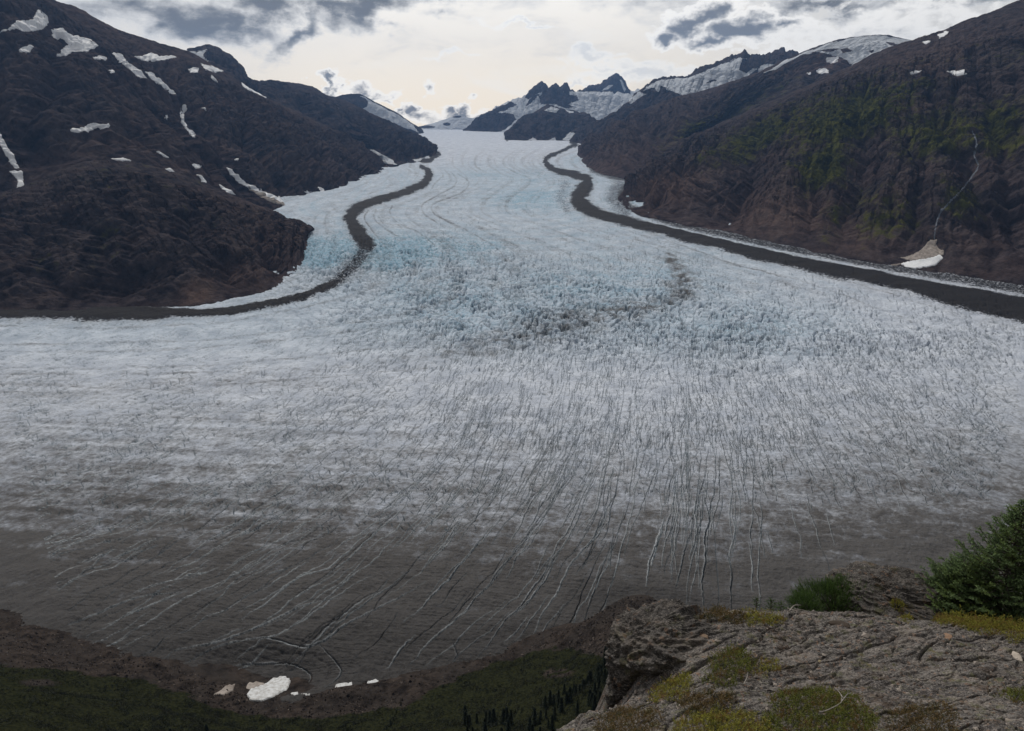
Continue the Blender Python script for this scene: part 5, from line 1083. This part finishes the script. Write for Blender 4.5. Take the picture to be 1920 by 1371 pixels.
conifer('conifer_seedling', P_(1462, 1152, 8.4), 0.20, 0.10, 47, 'bushier seedling, right one of a pair on the crest', (0, 0), 30, 0.6, 0.02, cat='seedling', nl=0.014, twl=0.05, mat=M_JUNI, group=GSE)
def juniper(c, sx, sy, sz, seed, label, n=900, mat=None, name='juniper_bush', cat='juniper bush', twl=(0.08, 0.2), nl=0.013, up=1.6):
    rs = np.random.default_rng(seed); root = empty(name, c); tag(root, label, cat)
    d = rand_dirs(n, rs, 0.5); d[:, 2] = np.abs(d[:, 2]); r = rs.uniform(0.35, 1, n)**0.5; p = d*r[:, None]*[sx, sy, sz]; p *= (1+0.3*fbm(p[:, 0]*4, p[:, 1]*4, 2, seed))[:, None]
    td = d*0.8+[0, 0, up*0.5]+rs.normal(0, .25, (n, 3)); td /= np.linalg.norm(td, axis=1, keepdims=True); le = rs.uniform(*twl, n)
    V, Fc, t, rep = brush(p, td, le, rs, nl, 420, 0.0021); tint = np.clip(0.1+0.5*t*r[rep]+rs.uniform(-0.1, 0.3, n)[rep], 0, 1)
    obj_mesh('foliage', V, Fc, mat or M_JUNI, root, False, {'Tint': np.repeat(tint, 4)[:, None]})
    w = [tube(np.array([[0, 0, -0.15*sz], q*0.5, q]), [0.012, 0.008, 0.003], 5) for q in p[rs.choice(n, 40)]]; V, Fc = merge(w); obj_mesh('stems', V, Fc, M_BARK, root)
juniper(P_(1562, 1140, 9.2), 0.62, 0.4, 0.40, 51, 'spiky green juniper bush left of the furrowed boulder', 2200)
juniper(P_(1508, 1146, 8.9), 0.22, 0.25, 0.20, 52, 'low dark juniper tuft at the left foot of the spiky bush', 500)
juniper(P_(1690, 1094, 9.6), 0.42, 0.28, 0.12, 53, 'brown-green shrub capping the furrowed boulder', 900, M_HE_R, 'shrub', 'shrub', (0.03, 0.08), 0.012, 1.0)
juniper(P_(1632, 1100, 9.5), 0.16, 0.2, 0.10, 54, 'small olive shrub on the left shoulder of the boulder', 300, M_HE_G, 'shrub', 'shrub', (0.03, 0.08), 0.012, 1.0)
juniper(P_(1682, 1140, 8.9), 0.10, 0.12, 0.12, 55, 'tiny orange-green shrub in front of the boulder', 200, M_HE_Y, 'shrub', 'shrub', (0.03, 0.07), 0.012, 1.0)
# ---- bleached dead wood
def deadwood(lines, label, r0=0.008):
    parts = []; c0 = None
    for pts in lines:
        W_ = []
        for (u, v, lift) in pts:
            p, nn = rock_at(u, v); p[2] += lift; W_.append(p)
        if c0 is None: c0 = W_[0].copy()
        Ls = smooth_line(np.array(W_), 5); parts.append(tube(Ls-c0, np.linspace(r0, r0*0.3, len(Ls)), 6)); 
    V, Fc = merge(parts); o = obj_mesh('dead_branch', V, Fc, M_DEAD); o.location = c0; tag(o, label, 'dead branch', 'bleached dead branches on the outcrop')
deadwood([[(1529, 1366, .2), (1545, 1362, .2), (1570, 1348, .2), (1574, 1338, .2), (1600, 1336, .18)], [(1574, 1338, .2), (1567, 1328, .21), (1558, 1316, .2)], [(1572, 1345, .2), (1580, 1335, .22), (1587, 1330, .22)]], 'forked bleached twig on the bottom centre heather mound', 0.007)
deadwood([[(1393, 1297, .1), (1398, 1288, .13), (1399, 1280, .15)]], 'short pale twig at the foot of the olive mound', 0.007)
deadwood([[(1470, 1150, .02), (1490, 1147, .04), (1512, 1149, .03)], [(1475, 1146, .05), (1495, 1152, .03)], [(1480, 1148, .02), (1488, 1144, .09), (1500, 1145, .1)]], 'tangle of grey dead wood on the crest beside the juniper', 0.011)

# ================================================================== AIR
def haze():
    m = bpy.data.materials.new('haze'); m.use_nodes = True; w = NT(m.node_tree)
    v = w.n('ShaderNodeVolumePrincipled', None, Color=(0.28, 0.52, 1.0, 1), Density=HAZE, Anisotropy=0.35)
    o = w.n('ShaderNodeOutputMaterial'); w.t.links.new(v.outputs[0], o.inputs['Volume'])
    x0, x1, y0, y1, z0, z1 = -7000, 7000, -300, 13000, -420, 1500
    V = np.array([(x, y, z) for x in (x0, x1) for y in (y0, y1) for z in (z0, z1)], float)
    Fc = np.array([(0, 1, 3, 2), (4, 6, 7, 5), (0, 4, 5, 1), (2, 3, 7, 6), (0, 2, 6, 4), (1, 5, 7, 3)])
    o = obj_mesh('haze', V, Fc, m, smooth=False); tag(o, 'thin blue air haze filling the valley', 'haze', kind='stuff')
haze()
